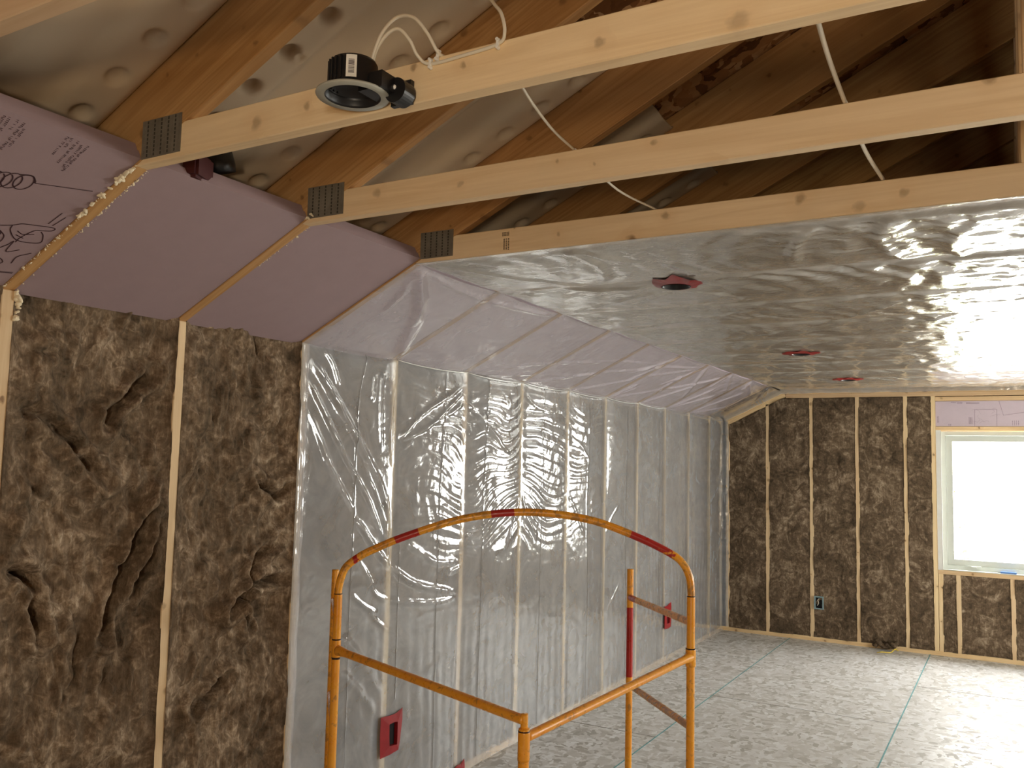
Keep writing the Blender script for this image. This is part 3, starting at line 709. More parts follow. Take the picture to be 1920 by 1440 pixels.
# ------------------------------------------------------------------ clear plastic sheeting
sheet = empty('plastic_sheeting', (.2, 2 * SP, 0), 'wrinkled clear plastic sheeting covering left wall, slope and ceiling', 'plastic sheet')
Y0 = 2 * SP - .021; YE = L - .012
def ygrid(y0, y1, s0, s1):
    ys = [y0]
    while ys[-1] < y1: ys.append(ys[-1] + s0 + (s1 - s0) * (ys[-1] - y0) / (y1 - y0))
    ys[-1] = y1; return np.array(ys)
FOLDS = [  # (y,z) points on the wall, height, half-width
    ([(1.248, 2.008), (1.376, 1.879), (1.585, 1.643), (1.746, 1.453), (1.825, 1.234)], .016, .017),
    ([(1.235, 1.925), (1.330, 1.80), (1.49, 1.585), (1.63, 1.431), (1.790, 1.20)], .010, .010),
    ([(1.245, 1.80), (1.40, 1.55), (1.56, 1.35)], .007, .012),
    ([(1.33, 2.05), (1.38, 2.0), (1.425, 1.90)], .008, .009),
    ([(1.545, 1.351), (1.663, 1.238), (1.791, 1.131), (1.985, 1.021), (2.172, .968), (2.403, .922)], .012, .013),
    ([(1.57, 1.18), (1.674, 1.062), (1.73, .989), (1.857, .948), (2.175, .9), (2.40, .90)], .007, .010),
    ([(1.547, 1.016), (1.632, .96), (1.75, .90)], .006, .009), ([(1.68, .92), (1.76, .86), (1.866, .802)], .006, .009),
    ([(1.95, 1.20), (2.03, 1.165), (2.183, 1.096), (2.40, 1.08)], .009, .013), ([(2.30, 1.03), (2.431, 1.05)], .006, .010),
    ([(1.855, 1.685), (2.031, 1.817), (2.40, 1.985)], .012, .010), ([(1.858, 1.680), (2.10, 1.765), (2.42, 1.965)], .009, .008),
    ([(1.95, 1.72), (2.2, 1.80), (2.42, 1.90)], .006, .010),
    ([(1.86, 2.03), (1.80, 1.80), (1.83, 1.52)], .006, .012), ([(1.72, 2.0), (1.71, 1.85), (1.73, 1.62)], .007, .014), ([(1.66, 1.98), (1.65, 1.85)], .006, .010),
    ([(1.65, 1.50), (1.78, 1.30), (1.815, 1.10)], .007, .008), ([(1.60, 1.60), (1.74, 1.36), (1.80, 1.20)], .006, .008),
    ([(1.50, .70), (1.62, .60), (1.76, .46)], .006, .02), ([(1.50, .85), (1.64, .72), (1.80, .52)], .006, .02), ([(2.05, .53), (2.2, .60), (2.38, .62)], .004, .02),
    ([(3.05, 1.42), (2.97, 1.30), (2.86, 1.10)], .008, .010), ([(3.05, 1.42), (3.12, 1.28), (3.26, 1.12)], .008, .010), ([(3.05, 1.42), (3.05, 1.1), (3.05, .9)], .006, .011),
    ([(3.66, 1.78), (3.80, 1.72), (3.98, 1.60)], .006, .008), ([(3.66, 1.40), (3.76, 1.30), (3.92, 1.10)], .005, .009), ([(4.27, 1.1), (4.36, 1.2), (4.5, 1.3)], .005, .007),
    ([(4.27, .55), (4.4, .65), (4.52, .74)], .005, .006), ([(3.05, 2.0), (3.2, 1.93), (3.4, 1.90)], .007, .010),
    ([(2.44, 1.9), (2.62, 1.80), (2.9, 1.62)], .006, .009), ([(6.6, 1.2), (6.9, 1.35), (7.12, 1.6)], .006, .012), ([(6.6, 1.0), (6.9, .95), (7.12, .8)], .006, .012), ([(6.8, .6), (7.0, .9), (7.12, 1.1)], .006, .012)]
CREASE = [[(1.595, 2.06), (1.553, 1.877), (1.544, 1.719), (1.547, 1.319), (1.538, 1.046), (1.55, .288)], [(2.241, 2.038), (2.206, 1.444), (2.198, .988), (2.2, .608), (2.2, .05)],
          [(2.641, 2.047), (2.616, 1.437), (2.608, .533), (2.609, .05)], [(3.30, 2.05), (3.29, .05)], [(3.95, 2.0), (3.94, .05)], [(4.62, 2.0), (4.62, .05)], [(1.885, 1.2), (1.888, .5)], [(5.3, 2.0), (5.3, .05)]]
def ss(x): x = np.clip(x, 0, 1); return x * x * (3 - 2 * x)
def wall_disp(Y, Z):
    t = np.abs(np.sin(np.pi * Y / SP)); t = np.where(Y > 11 * SP, np.sin(np.pi * np.clip((Y - 11 * SP) / (L - 11 * SP), 0, 1)), t)
    te = np.clip(t * 4.5, 0, 1); kk = np.floor(Y / SP)
    bl = .012 * t ** .8 * (.9 + 1.4 * fbm(kk * 3.3 + Y * .7, Z * 1.3, 2, 2))
    # horizontal gathers between the studs, chevrons about the stud five bays in
    chev = np.abs(Y - 5 * SP)
    env = ss((Z - 1.02) / .3) * ss((2.02 - Z) / .10) * np.exp(-((Y - 3.0) / .95) ** 2)
    ph = (Z + .42 * chev * np.exp(-chev * 1.2)) / .062 + 2.4 * fbm(Y * 2.2, Z * 2.2, 8, 2)
    g = env * te * (.0028 * np.sin(2 * np.pi * ph) * (1.0 + 1.6 * fbm(Y * 5, Z * 6, 14, 2)) + .0012 * np.sin(4.4 * np.pi * ph + 3 * fbm(Y * 6, Z * 6, 4, 2)))
    tex = .0030 * fbm(Y * 3.2, Z * 3.0, 6, 3) + te * (.0007 * (Y < 4.2) + .0004 + .0016 * env) * ridged(Y * 11 + 2 * fbm(Y * 3, Z * 3, 3, 2), Z * 15, 5, 2) * .5
    vert = .0007 * te * np.sin(2 * np.pi * (Y / .085 + 1.2 * fbm(Y * 1.5, Z * .8, 19, 2))) * ss((1.1 - Z) / .5)
    d = bl + g + tex + vert
    for pts, a, wd in FOLDS:
        D, TT = segdist(Y, Z, smooth2(pts, 4)); d = d + a * np.exp(-(D / wd) ** 2 * .9) * ss(np.minimum(TT, 1 - TT) * 6 + .12) * (.85 + .5 * fbm(Y * 14, Z * 14, 23, 2))
    for pts in CREASE:
        D, TT = segdist(Y, Z, pts); d = d + .0022 * np.exp(-(D / .004) ** 2)
    d = d * np.clip((.15 + te), 0, 1)
    e = ss(Z / .04) * ss((HW + .002 - Z) / .03) * ss((Y - Y0) / .03) * ss((YE - Y) / .03)
    return .0055 + d * e + .004 * (1 - ss(Z / .04))
ys = ygrid(Y0, YE, .0062, .015); zs = np.linspace(.003, HW - .001, 300)
Yg, Zg = np.meshgrid(ys, zs, indexing='ij')
sag = .010 * np.abs(np.sin(np.pi * Yg / SP)) * ss((Zg - 1.9) / .16)
Xg = wall_disp(Yg, Zg)
yc = (ys[:-1, None] + ys[1:, None]) / 2; zc = (zs[None, :-1] + zs[None, 1:]) / 2; keep = np.ones((len(ys) - 1, len(zs) - 1), bool)
for a_, b_, c_, d_ in ((1.838, 1.910, .295, .405), (5.498, 5.575, .300, .405), (2.415, 2.465, .008, .036)): keep &= ~((yc > a_) & (yc < b_) & (zc > c_) & (zc < d_))
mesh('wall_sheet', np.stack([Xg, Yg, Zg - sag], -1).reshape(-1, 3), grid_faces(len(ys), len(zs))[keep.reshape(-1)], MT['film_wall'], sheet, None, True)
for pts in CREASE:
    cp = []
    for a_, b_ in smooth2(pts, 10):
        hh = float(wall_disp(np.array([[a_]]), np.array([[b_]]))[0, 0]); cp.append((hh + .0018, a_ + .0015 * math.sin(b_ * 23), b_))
    tube('fold_shadow_line', cp, .0009, MT['fold_shadow'], sheet, 5)  # thin dark tubes paint the shadow along each fold
for k in range(2, 9):
    cp = []
    for i in range(13):
        f_ = i / 12; cp.append((.009 + .006 * math.sin(math.pi * f_), (k + f_) * SP, HW - .004 - .013 * math.sin(math.pi * f_) ** .7))
    if k > 2: tube('rolled_edge', cp, .0024, MT['roll'], sheet, 8)
# slope
LU = math.hypot(SR, HC - HW)
ys = ygrid(Y0, YE, .009, .017); us = np.linspace(0, LU, 64); Yg, Ug = np.meshgrid(ys, us, indexing='ij')
t = np.abs(np.sin(np.pi * Yg / SP)); te = np.clip(t * 4, 0, 1)
d = .005 * t + .003 * fbm(Yg * 4, Ug * 4, 51, 3) + .0010 * te * ridged(Yg * 9, Ug * 14, 53, 2)
rs = np.random.RandomState(9)
SF = [([(1.22, .615), (1.45, .45), (1.80, .02)], .012, .022), ([(1.24, .60), (1.62, .30), (1.82, .01)], .007, .016), ([(1.225, .60), (1.32, .45), (1.36, .3)], .006, .014), ([(1.23, .6), (1.8, .55), (2.4, .60)], .006, .012),
      ([(2.44, .0), (2.8, .18), (3.6, .40), (4.2, .5)], .004, .010), ([(2.44, .0), (3.0, .10), (3.8, .25)], .004, .010), ([(3.05, .0), (3.5, .2), (4.2, .45), (4.9, .6)], .005, .012), ([(3.66, .0), (4.2, .3), (4.88, .6)], .005, .012), ([(4.27, 0), (5.0, .3), (5.5, .58)], .006, .014)]
for k in range(7, 12):
    for j in range(4): SF.append(([(k * SP, .0 if j % 2 else .6), (k * SP + rs.rand() * .9 - .3, .15 + rs.rand() * .35)], .006, .016))
for pts, a, wd in SF:
    D, TT = segdist(Yg, Ug, pts); d = d + 1.5 * a * np.exp(-(D / wd) ** 2) * ss(np.minimum(TT, 1 - TT) * 6 + .2)
d = .0035 + d * ss(Ug / .03) * ss((LU - Ug) / .03) * ss((Yg - Y0) / .03) * np.clip(te + .12, 0, 1)
X = Ug * cth + d * math.sin(TH) + .005; Z = HW + Ug * math.sin(TH) - d * cth
Z = Z - .012 * np.abs(np.sin(np.pi * Yg / SP)) * np.exp(-Ug / .03) - .010 * np.abs(np.sin(np.pi * Yg / SP)) * np.exp(-(LU - Ug) / .03)
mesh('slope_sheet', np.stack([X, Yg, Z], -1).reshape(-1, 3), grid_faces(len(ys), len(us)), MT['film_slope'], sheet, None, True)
# ceiling
ys = ygrid(Y0, YE, .009, .016); xs = np.linspace(SR + .002, RW - SR, 420); Yg, Xg = np.meshgrid(ys, xs, indexing='ij')
t = np.abs(np.sin(np.pi * Yg / SP)); te = np.clip(t * 4, 0, 1)
d = .013 * t ** .8 * (1 + 1.0 * fbm(Xg * .8, np.floor(Yg / SP) * 5 + Yg * .4, 61, 2)) + .0035 * fbm(Xg * 3.5, Yg * 4.5, 62, 3)
d += te * .0022 * np.sin(2 * np.pi * (Xg / .16 + 1.8 * fbm(Xg * 1.2, Yg * 2.2, 64, 3))) * (1 + fbm(Xg * 2, Yg * 2, 65, 2))
rg_ = ss((Xg - 1.65) / .5) * ss((2.9 - Yg) / .5)
d += te * rg_ * .0045 * np.abs(np.sin(np.pi * (Xg / .17 + 1.2 * fbm(Xg * 1.5, Yg * 3, 74, 3)))) * (1 + fbm(Xg * 3, Yg * 5, 75, 2)) + te * (.0006 + .0016 * ss((Xg - 1.7) / .6)) * ridged(Xg * 13, Yg * 16 + 2 * fbm(Xg * 5, Yg * 5, 76, 2), 77, 3)
d += te * .0014 * ridged(Xg * 9, Yg * 9 + 2 * fbm(Xg * 4, Yg * 4, 66, 2), 67, 3) * (.4 + .8 * ss((Xg - 1.7) / .7))
CF = [([(1.188, 1.226), (1.19, 1.5), (1.10, 1.75)], .013, .018), ([(1.188, 1.226), (1.03, 1.55)], .008, .014), ([(1.188, 1.226), (1.35, 1.5)], .008, .014), ([(.676, 1.319), (.9, 1.7), (1.0, 1.83)], .007, .016), ([(.60, 1.83), (.8, 1.8), (1.0, 1.9), (1.23, 1.92)], .010, .02),
      ([(.58, 2.44), (.9, 2.2), (1.25, 2.0)], .008, .018), ([(.58, 2.44), (1.1, 2.42), (1.6, 2.35)], .006, .016), ([(1.42, 1.88), (1.8, 1.84), (2.3, 1.83)], .006, .016), ([(1.35, 2.03), (1.45, 2.2), (1.5, 2.38)], .006, .014), ([(1.25, 2.03), (1.1, 2.2), (1.0, 2.38)], .006, .014),
      ([(.60, 3.05), (1.0, 2.8), (1.5, 2.6)], .005, .016), ([(.6, 3.66), (1.1, 3.5), (1.6, 3.2)], .005, .016), ([(1.6, 3.2), (1.85, 2.9), (2.1, 2.6)], .009, .02), ([(1.7, 3.6), (2.0, 3.3), (2.3, 3.1)], .008, .02), ([(2.0, 1.25), (1.9, 1.45), (1.85, 1.7)], .010, .02), ([(2.2, 1.25), (2.15, 1.5), (2.2, 1.8)], .011, .022), ([(2.45, 1.3), (2.35, 1.6), (2.4, 1.9)], .010, .025)]
for pts, a, wd in CF:
    D, TT = segdist(Xg, Yg, smooth2(pts, 4)); d = d + a * np.exp(-(D / wd) ** 2) * ss(np.minimum(TT, 1 - TT) * 6 + .15)
for cy in (1.93, 4.32, 6.15):
    D = np.hypot(Xg - 1.33, Yg - cy); d = d * ss((D - .06) / .05) + .004 * (1 - ss((D - .06) / .05))
d = .003 + d * ss((Xg - SR) / .04) * ss((Yg - Y0) / .03) * np.clip(te + .10, 0, 1)
Z = HC - d
Zp = Z.copy(); keep = np.ones((len(ys) - 1, len(xs) - 1), bool)
yc = (ys[:-1, None] + ys[1:, None]) / 2; xc = (xs[None, :-1] + xs[None, 1:]) / 2
for cy in (1.93, 4.32, 6.15): keep &= np.hypot(xc - 1.33, yc - cy) > .062
F = grid_faces(len(ys), len(xs), False)[keep.reshape(-1)]
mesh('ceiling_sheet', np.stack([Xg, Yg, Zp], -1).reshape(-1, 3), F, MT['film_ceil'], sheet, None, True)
# overlap wrapped on to the end wall: corner post, sloping plate, top plate
def flap(p0, p1, side, wdt, seed, out=(0, -1, 0)):
    p0, p1, side, out = Vector(p0), Vector(p1), Vector(side).normalized(), Vector(out); n = int((p1 - p0).length / .01); mm = 8
    V = []
    for i in range(n + 1):
        p = p0.lerp(p1, i / n); ww = wdt * (1 + .25 * float(fbm(np.array(i * .07), np.array(seed * 1.0), seed, 3)))
        for j in range(mm):
            f = j / (mm - 1); hh = .004 + .006 * abs(float(fbm(np.array(i * .16 + seed), np.array(f * 2.5), seed, 3))) * math.sin(math.pi * f * .8 + .3)
            V.append(tuple(p + side * ww * f + out * hh))
    return V, grid_faces(n + 1, mm)
V1, F1 = flap((.004, L - .004, .04), (.004, L - .004, HW - .03), (1, 0, 0), .052, 3)
V2, F2 = flap(Vector((.0, L - .006, HW)) + ND * -.004, Vector((SR, L - .006, HC)) + ND * -.004, -ND, .034, 4)
V3, F3 = flap((SR, L - .008, HC - .003), (RW - SR, L - .008, HC - .003), (0, 0, -1), .036, 5)
V = V1 + V2 + V3; F = F1.tolist() + (F2 + len(V1)).tolist() + (F3 + len(V1) + len(V2)).tolist()
mesh('edge_flap', V, F, MT['film_wall'], sheet, None, True)
# the edge wrapped over the stud and rafter where the sheeting starts
V1, F1 = flap((.008, 2 * SP - .018, .04), (.008, 2 * SP - .018, HW - .01), (0, 1, 0), .034, 7, (1, 0, 0))
mesh('edge_flap', V1, F1, MT['film_slope'], sheet, None, True)

# ------------------------------------------------------------------ taped electrical boxes in the plastic
def tape_box(y, z, outer, inner, x, label):
    e = empty('electrical_box', (0, y, z), label, 'electrical box', 'red-taped electrical boxes in the left wall')
    n = len(outer); rs = np.random.RandomState(int(y * 100))
    bm = bmesh.new()
    def ring(pts, xx): return [bm.verts.new((xx, a, b)) for a, b in pts]
    o = ring(outer, x); i_ = ring(inner, x + .004); ob = ring(outer, x - .001); ib = ring(inner, x - .03)
    for a in range(n):
        b = (a + 1) % n; bm.faces.new((o[a], o[b], i_[b], i_[a])); bm.faces.new((i_[a], i_[b], ib[b], ib[a])); bm.faces.new((ob[b], ob[a], o[a], o[b]))
    bmobj('tape_collar', bm, MT['red_tape'], e)
    ys_ = [p[0] for p in inner]; zs_ = [p[1] for p in inner]
    V, F = boxes([(x - .065, x - .015, min(ys_) - .002, max(ys_) + .002, min(zs_) - .002, max(zs_) + .002)]); mesh('box_interior', V, F, MT['hole'], e)
tape_box(1.87, .35, [(1.783, .443), (1.86, .436), (1.90, .437), (1.943, .452), (1.945, .40), (1.930, .30), (1.922, .268), (1.86, .262), (1.788, .262), (1.782, .35)],
         [(1.843, .399), (1.865, .401), (1.885, .401), (1.905, .397), (1.906, .37), (1.906, .32), (1.905, .297), (1.88, .299), (1.849, .303), (1.845, .35)], .020, 'taped electrical box behind the left end of the yellow scaffold')
tape_box(5.53, .35, [(5.457, .452), (5.52, .445), (5.56, .46), (5.611, .468), (5.618, .35), (5.605, .27), (5.56, .262), (5.456, .27)],
         [(5.503, .40), (5.52, .40), (5.55, .40), (5.57, .40), (5.57, .35), (5.57, .305), (5.54, .305), (5.504, .305)], .020, 'taped electrical box framed inside the right end of the scaffold')
tape_box(2.46, .02, [(2.395, .045), (2.43, .055), (2.46, .052), (2.49, .072), (2.50, .03), (2.495, .006), (2.45, .005), (2.40, .006)],
         [(2.42, .030), (2.43, .032), (2.45, .032), (2.46, .032), (2.46, .02), (2.46, .012), (2.44, .012), (2.42, .012)], .018, 'taped low box at the floor, cut off by the bottom edge of the photo')
# taped light openings in the ceiling plastic
CT = [('taped recessed light opening in the plastic ceiling nearest the bare trusses', [(1.25, 1.93), (1.262, 1.85), (1.292, 1.775), (1.33, 1.80), (1.365, 1.722), (1.40, 1.75), (1.395, 1.80), (1.42, 1.85), (1.447, 1.917), (1.41, 1.97), (1.35, 2.02), (1.28, 2.0)], 1.93),
      ('taped recessed light opening midway along the plastic ceiling', [(1.22, 4.33), (1.235, 4.25), (1.28, 4.20), (1.31, 4.22), (1.36, 4.19), (1.40, 4.25), (1.46, 4.29), (1.43, 4.36), (1.40, 4.40), (1.33, 4.43), (1.27, 4.42), (1.24, 4.38)], 4.32),
      ('taped recessed light opening farthest along the ceiling near the end wall', [(1.21, 6.16), (1.24, 6.08), (1.28, 6.03), (1.31, 6.05), (1.36, 6.03), (1.40, 6.08), (1.46, 6.12), (1.43, 6.19), (1.39, 6.24), (1.33, 6.26), (1.27, 6.25), (1.24, 6.20)], 6.15)]
for lab, outl, cy in CT:
    e = empty('recessed_light', (1.33, cy, HC), lab, 'light', 'recessed lights taped into the plastic ceiling')
    bm = bmesh.new(); n = 24; A = np.linspace(0, 2 * np.pi, n, endpoint=False)
    oa = np.array([math.atan2(p[1] - cy, p[0] - 1.33) for p in outl]); od = np.array([math.hypot(p[0] - 1.33, p[1] - cy) for p in outl]); o_ = np.argsort(oa)
    R = np.interp(A, np.concatenate([oa[o_] - 2 * np.pi, oa[o_], oa[o_] + 2 * np.pi]), np.tile(od[o_], 3))
    v0 = [bm.verts.new((1.33 + R[i] * math.cos(a), cy + R[i] * math.sin(a), HC - .010 - .004 * (i % 3 == 0))) for i, a in enumerate(A)]
    v1 = [bm.verts.new((1.33 + .066 * math.cos(a), cy + .066 * math.sin(a), HC - .017)) for a in A]
    v2 = [bm.verts.new((1.33 + .060 * math.cos(a), cy + .060 * math.sin(a), HC - .0175)) for a in A]
    v3 = [bm.verts.new((1.33 + .060 * math.cos(a), cy + .060 * math.sin(a), HC - .0)) for a in A]
    for q1, q2_ in ((v0, v1), (v1, v2), (v2, v3)):
        for i in range(n): j = (i + 1) % n; bm.faces.new((q1[i], q1[j], q2_[j], q2_[i]))
    bmobj('tape_collar', bm, MT['red_tape'], e)
    lathe('housing', [(.059, -.019), (.052, -.017), (.05, .03), (.0, .032)], MT['black'], e, Matrix.Translation((1.33, cy, HC)), 32)

# grey box on the end wall stud
e = empty('electrical_box', (.90, L, .35), 'blue grey plastic electrical box fixed to an end wall stud', 'electrical box')
V, F = ringbox(.862, .944, .293, .411, L - .02, L + .05, .010); mesh('box_rim', V, F, MT['bluegrey'], e)
V, F = boxes([(.870, .936, L + .0, L + .05, .30, .405)]); mesh('box_interior', V, F, MT['hole'], e)
tube('wire', catmull([(.888, L - .002, .325), (.90, L - .008, .35), (.893, L - .006, .375), (.905, L - .002, .39)]), .003, MT['cable'], e, 8)

# ------------------------------------------------------------------ recessed light on the near chord
can = empty('recessed_light', (1.35, -.1, HC), 'black recessed light with grey rim hanging bare on the nearest chord', 'light')
cx, cy, cz = 1.348, -.100, 2.341
MWc = Matrix.Translation((cx, cy, cz))
lathe('rim_gasket', [(.057, .0005), (.074, .0), (.0755, .0025), (.074, .006), (.055, .007)], MT['grey_ring'], can, MWc, 56)
lathe('housing', [(.0, .030), (.047, .028), (.0545, .004), (.057, .0), (.0585, .003), (.0575, .009), (.052, .012), (.050, .018), (.049, .066), (.045, .073), (.0, .075)], MT['black'], can, MWc, 56)
V, F = [], []
bl = []
for i in range(20):
    a = math.radians(145 + i * 13.5)
    if math.sin(a) < .3 and math.cos(a) < .7:
        bm_ = None; c_, s_ = math.cos(a), math.sin(a); r0, r1, hw_ = .048, .0525, .0018
        v = []
        for z in (.020, .068):
            for rr, ww in ((r0, -hw_), (r1, -hw_), (r1, hw_), (r0, hw_)): v.append((cx + rr * c_ - ww * s_, cy + rr * s_ + ww * c_, cz + z))
        n = len(V); V += v; F += [tuple(n + j for j in f) for f in ((0, 1, 2, 3), (7, 6, 5, 4), (0, 4, 5, 1), (1, 5, 6, 2), (2, 6, 7, 3), (3, 7, 4, 0))]
mesh('cooling_fins', V, F, MT['black'], can)
# mounting ear against the chord
bm = bmesh.new()
bmesh.ops.create_cube(bm, size=1, matrix=Matrix.Translation((1.400, -.075, 2.362)) @ Matrix.Diagonal((.06, .07, .034, 1)))
bmesh.ops.create_cone(bm, cap_ends=True, segments=28, radius1=.026, radius2=.026, depth=.035, matrix=Matrix.Translation((1.432, -.052, 2.352)) @ Matrix.Rotation(math.pi / 2, 4, 'X'))
bmesh.ops.create_cube(bm, size=1, matrix=Matrix.Translation((1.418, -.026, 2.362)) @ Matrix.Diagonal((.05, .012, .05, 1)))
bmobj('mounting_ear', bm, MT['black'], can)
lathe('screw', [(0, .003), (.0045, .002), (.005, 0)], MT['staple'], can, Matrix.Translation((1.430, -.0697, 2.358)) @ Matrix.Rotation(math.pi / 2, 4, 'X'), 16)
V, F = boxes([(1.365, 1.398, -.075, -.045, 2.372, 2.398)]); tag(mesh('cable_connector', V, F, MT['cable'], can), 'tan plastic connector')
# white sticker with a barcode, curved round the body, facing the camera
ac = math.atan2(CAMLOC.y - cy, CAMLOC.x - cx) - .10
V, F = [], []
na = 8
for i in range(na + 1):
    a = ac + (i / na - .5) * .40
    for z in (.020, .066): V.append((cx + .0535 * math.cos(a), cy + .0535 * math.sin(a), cz + z))
F = [(2 * i, 2 * i + 2, 2 * i + 3, 2 * i + 1) for i in range(na)]
stk = None
rs = np.random.RandomState(2); z = .028; nst = len(F)
while z < .056:
    h = .0006 + rs.rand() * .0012
    for s in range(4):
        a0, a1 = ac + (-.11 + s * .055), ac + (-.11 + (s + 1) * .055)
        n = len(V)
        for a, zz in ((a0, z), (a1, z), (a1, z + h), (a0, z + h)): V.append((cx + .0539 * math.cos(a), cy + .0539 * math.sin(a), cz + zz))
        F.append((n, n + 1, n + 2, n + 3))
    z += h + .0006 + rs.rand() * .0011
stk = mesh('sticker', V, F, [MT['label'], MT['ink']], can); stk.data.polygons.foreach_set('material_index', [0] * nst + [1] * (len(F) - nst))

# cables
W1 = [(1.372, -.078, 2.388), (1.389, -.088, 2.429), (1.412, -.09, 2.47), (1.44, -.08, 2.499), (1.473, -.07, 2.495), (1.492, -.05, 2.469), (1.506, -.030, 2.434), (1.509, -.012, 2.430), (1.512, .01, 2.4325), (1.53, .035, 2.425)]
W2 = [(1.374, -.078, 2.388), (1.392, -.085, 2.434), (1.414, -.08, 2.468), (1.437, -.07, 2.479), (1.454, -.055, 2.458), (1.463, -.037, 2.430), (1.486, -.0245, 2.414), (1.568, -.0235, 2.415), (1.647, -.0235, 2.421), (1.665, -.030, 2.438), (1.656, -.03, 2.478), (1.631, -.02, 2.511), (1.600, .0, 2.56), (1.57, .03, 2.66), (1.56, .06, 2.80)]
tag(tube('electrical_cable', catmull(W1), .0036, MT['cable'], None, 10), 'white cable looping high from the black light over the chord', 'cable')
tag(tube('electrical_cable', catmull(W2), .0036, MT['cable'], None, 10), 'white cable stapled flat along the face of the nearest chord', 'cable')
W3 = [(1.66, -.05, 2.434), (1.65, .0, 2.4335), (1.60, .15, 2.418), (1.55, .38, 2.415), (1.512, .59, 2.4325), (1.512, .63, 2.4325), (1.508, .9, 2.41), (1.509, 1.20, 2.4325), (1.509, 1.24, 2.4325), (1.51, 1.5, 2.42), (1.5, 1.83, 2.4325), (1.5, 2.5, 2.4325)]
tag(tube('electrical_cable', catmull(W3[1:]), .0034, MT['cable'], None, 8), 'thin white cable crossing the chord tops in the middle of the roof', 'cable')
W4 = [(2.24, -.3, 2.42), (2.222, .0, 2.436), (2.205, .3, 2.425), (2.192, .59, 2.436), (2.192, .63, 2.436), (2.193, .9, 2.42), (2.197, 1.20, 2.436), (2.197, 1.24, 2.436), (2.2, 1.6, 2.42), (2.2, 1.83, 2.436)]
tag(tube('electrical_cable', catmull(W4), .0068, MT['cable'], None, 10, .7), 'thicker flat white cable crossing the chord tops at the upper right', 'cable')
def staple(x, y, z, label, rot=0.0):
    bm = bmesh.new(); mm = Matrix.Translation((x, y, z)) @ Matrix.Rotation(rot, 4, 'Y')
    for dx in (-.0,): bmesh.ops.create_cube(bm, size=1, matrix=mm @ Matrix.Translation((0, -.004, 0)) @ Matrix.Diagonal((.006, .006, .018, 1)))
    for dz in (-.008, .008): bmesh.ops.create_cone(bm, cap_ends=True, segments=10, radius1=.0042, radius2=.0034, depth=.010, matrix=mm @ Matrix.Translation((0, -.005, dz)) @ Matrix.Rotation(math.pi / 2, 4, 'X'))
    bmesh.ops.bevel(bm, geom=list(bm.edges), offset=.0006, segments=1, affect='EDGES')
    tag(bmobj('cable_staple', bm, MT['staple']), label, 'cable staple', 'white cable staples on the nearest chord')
staple(1.486, -.021, 2.414, 'lower left white staple holding the flat cable on the chord')
staple(1.504, -.021, 2.428, 'white staple at the chord top edge under the high cable loop', .3)
staple(1.647, -.021, 2.421, 'right-hand white staple where the cable turns up')

# ------------------------------------------------------------------ yellow scaffold
sc = empty('scaffold', (1.05, 1.2, 0), 'yellow orange steel scaffold frame with arched guardrail and red paint marks', 'scaffold')
A2 = Vector((.546, .850, 0)); B2 = Vector((1.554, 1.463, 0)); C2 = Vector((1.092, 2.064, 0)); D2 = Vector((.176, 1.259, 0)); M2 = Vector((1.427, .546, 0))
def ptube(name, P, r, red=(), wear=0.0, rings=(), seg=18, step=.006, parent=None, taper=None):
    """painted steel tube resampled every few mm; red/rings are (from,to) lengths along it"""
    P = [Vector(p) for p in P]; Q = [P[0]]; acc = [0.0]
    for a, b in zip(P[:-1], P[1:]):
        ln_ = (b - a).length; n = max(1, int(ln_ / step))
        for i in range(1, n + 1): Q.append(a.lerp(b, i / n)); acc.append(acc[-1] + ln_ / n)
    rr = [r * (taper(s, acc[-1]) if taper else 1) for s in acc]
    V, F = tubegeo(Q, rr, seg); acc = np.repeat(np.array(acc), seg)
    pa = np.zeros(len(acc)); rg = np.zeros(len(acc))
    for a, b, s in red: pa = np.maximum(pa, s * ((acc >= a) & (acc <= b)))
    for a, b in rings: rg = np.maximum(rg, 1.0 * ((acc >= a) & (acc <= b)))
    return mesh(name, V, F, MT['paint'], parent or sc, None, True, {'paint': pa, 'wear': np.full(len(acc), wear), 'ring': rg})
R0 = .0139; RA = .0128
at = lambda p, z: Vector((p.x, p.y, z))
ptube('upright', [at(A2, 0), at(A2, 1.152)], R0, rings=((.938, .942), (1.000, 1.005), (1.148, 1.153)))
ptube('upright', [at(B2, 0), at(B2, 1.166)], R0, rings=((1.162, 1.167),))
ptube('upright', [at(C2, 0), at(C2, 1.16)], R0, red=((.74, 1.0, 1.6), (.40, .74, .0), (.72, .85, 1.6), (.90, 1.0, .62)), wear=.15, rings=((.0, .35),)[:0])
ptube('upright', [at(D2, 0), at(D2, 1.16)], R0, wear=.35)
ptube('upright', [at(M2, 0), at(M2, .938)], R0 * 1.0, wear=.15, rings=((.932, .935),))
ptube('hinge_pin', [at(M2, .938), at(M2, .974)], .0095, wear=.3)
for nm, p in (('a', A2), ('b', B2), ('c', C2), ('d', D2), ('m', M2)):
    V, F = boxes([(p.x - .035, p.x + .035, p.y - .035, p.y + .035, 0, .006)]); mesh('foot_plate', V, F, MT['galv'], sc)
ab = (B2 - A2).normalized()
arc = [(0, 1.14), (.0, 1.165), (.008, 1.205), (.024, 1.24), (.062, 1.271), (.111, 1.298), (.225, 1.347), (.411, 1.407), (.617, 1.433), (.824, 1.414), (.988, 1.361), (1.110, 1.305), (1.152, 1.272), (1.174, 1.228), (1.180, 1.18), (1.180, 1.15)]
AP = catmull([Vector((A2.x + ab.x * u, A2.y + ab.y * u, z)) for u, z in arc], 6)
ptube('arched_guardrail', AP, RA, red=((.13, .155, .45), (.285, .37, 1.2), (.62, .70, 1.0), (1.10, 1.18, 1.2), (1.18, 1.27, .52)), wear=.5)
def tabbed(s, n): e_ = min(s, n - s); return 1.0
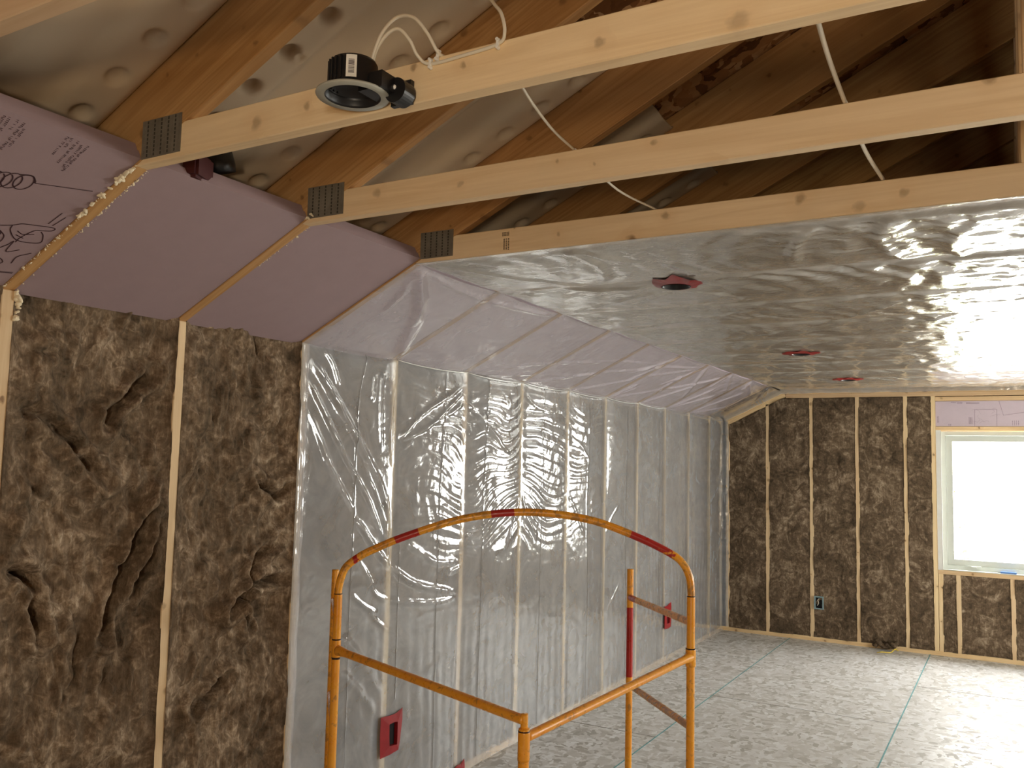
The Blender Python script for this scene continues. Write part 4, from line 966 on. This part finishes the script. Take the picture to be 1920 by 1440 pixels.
AJ, MJ, BJ = at(A2, .968), at(M2, .958), at(B2, .966)
def guard(P0, P1, name, red=(), wear=.05, widen0=False, widen1=False):
    n = (P1 - P0).length
    def tp_(s, tot):
        w_ = 1.0
        if widen0: w_ = max(w_, 1.35 - s / .05 * .35)
        if widen1: w_ = max(w_, 1.35 - (tot - s) / .05 * .35)
        return w_
    return ptube(name, [P0, P1], RA * .98, red=red, wear=wear, taper=tp_)
guard(AJ + (MJ - AJ).normalized() * .016, MJ, 'guardrail', widen0=True)
guard(at(M2, .914) + (at(B2, .958) - at(M2, .914)).normalized() * .012, at(B2, .966), 'guardrail', wear=.05, widen1=True)
V = []
ptube('collar', [at(B2, .935), at(B2, .994)], .0172, wear=.3, rings=((.055, .0595),))
ptube('collar', [at(A2, .942), at(A2, 1.003)], .0150, wear=.1, rings=((.0, .002), (.0585, .062)))
ptube('collar', [at(M2, .86), at(M2, .933)], .0152, wear=.1, rings=((.071, .0735),))
ptube('cross_rail', [at(C2, 1.042), at(B2, 1.078)], .0125, red=((.012, .11, 1.6),), wear=.45)
ptube('cross_rail', [at(D2, 1.042), at(A2, 1.078)], .0125, wear=.45)
ptube('brace', [at(C2, .685), at(B2, .738)], .0125, wear=.95)
ptube('brace', [at(D2, .685), at(A2, .738)], .0125, wear=.5)

# ------------------------------------------------------------------ unseen fill lamp added behind the camera to brighten the roof
wl = empty('fill_lamp', (3.3, -3.25, 0), 'added fill lamp on a tripod, unseen behind the camera', 'lamp')
hd = frame((3.318, -3.262, 1.125), Vector((-0.30, 1, 0.42)).normalized(), (1, .3, 0))
V, F = boxes([(-.05, -.005, -.17, .17, -.12, .12), (-.005, .03, -.17, -.155, -.12, .12), (-.005, .03, .155, .17, -.12, .12), (-.005, .03, -.17, .17, .108, .12), (-.005, .03, -.17, .17, -.12, -.108)])
mesh('fill_lamp_head', V, F, MT['black'], wl, hd)
tube('pole', [(3.33, -3.30, .35), (3.33, -3.30, 1.10)], .014, MT['galv'], wl, 10)
for i in range(3):
    a = i * 2.094 + .3; tube('leg', [(3.33, -3.30, .55), (3.33 + .38 * math.cos(a), -3.30 + .38 * math.sin(a), .008)], .010, MT['galv'], wl, 8)

# ------------------------------------------------------------------ scraps on the floor
tag(tube('yellow_scrap', catmull([(1.43, 6.93, .006), (1.46, 6.90, .02), (1.48, 6.96, .012), (1.53, 7.0, .008), (1.56, 7.06, .03), (1.58, 7.1, .01)]), .004, MT['yellow'], None, 8), 'small curled yellow scrap on the floor by the end wall', 'scrap')
def tuft(x0, x1, seed, label):
    bm = bmesh.new(); rs = np.random.RandomState(seed)
    for i in range(26):
        r = .012 + rs.rand() * .018; p = (x0 + rs.rand() * (x1 - x0), L - .012 - rs.rand() * .02, .028 + rs.rand() * .03)
        bmesh.ops.create_icosphere(bm, subdivisions=2, radius=r, matrix=Matrix.Translation(p) @ Matrix.Rotation(rs.rand() * 3, 4, Vector(rs.randn(3)).normalized()) @ Matrix.Diagonal((1.5, .8, .8, 1)))
    for v in bm.verts: v.co += Vector(rs.randn(3) * .0022)
    tag(bmobj('insulation_tuft', bm, MT['batt_far'], None, None, True), label, 'insulation tuft')
tuft(1.38, 1.56, 3, 'loose brown insulation tuft hanging over the end wall bottom plate')

# ------------------------------------------------------------------ trees outside the window
def tree(x, y, h, r, seed, label):
    e = empty('tree', (x, y, -3.0), label, 'tree', 'sunlit trees outside the window')
    rs = np.random.RandomState(seed)
    tube('trunk', [(x, y, -3), (x + .1, y, -1), (x, y + .1, h - 1)], [.14, .11, .05], MT['bark'], e, 10)
    V, F = [], []
    for i in range(1500):
        d = rs.randn(3); d /= np.linalg.norm(d); rr = r * rs.rand() ** .4
        p = np.array([x, y, h - r * .6]) + d * rr * np.array([1, 1, 1.2]); a = rs.randn(3); a /= np.linalg.norm(a); b = np.cross(a, rs.randn(3)); b /= np.linalg.norm(b)
        s = .05 + rs.rand() * .05; n = len(V)
        V += [tuple(p - a * s), tuple(p + b * s * .5), tuple(p + a * s), tuple(p - b * s * .5)]; F.append((n, n + 1, n + 2, n + 3))
    mesh('foliage', V, F, MT['leaf'], e)
tree(1.7, L + 9, 1.2, 1.3, 1, 'pale sunlit tree low in the window at its left')
tree(3.6, L + 11, 3.2, 1.4, 2, 'pale sunlit tree behind the window glass at the right edge')
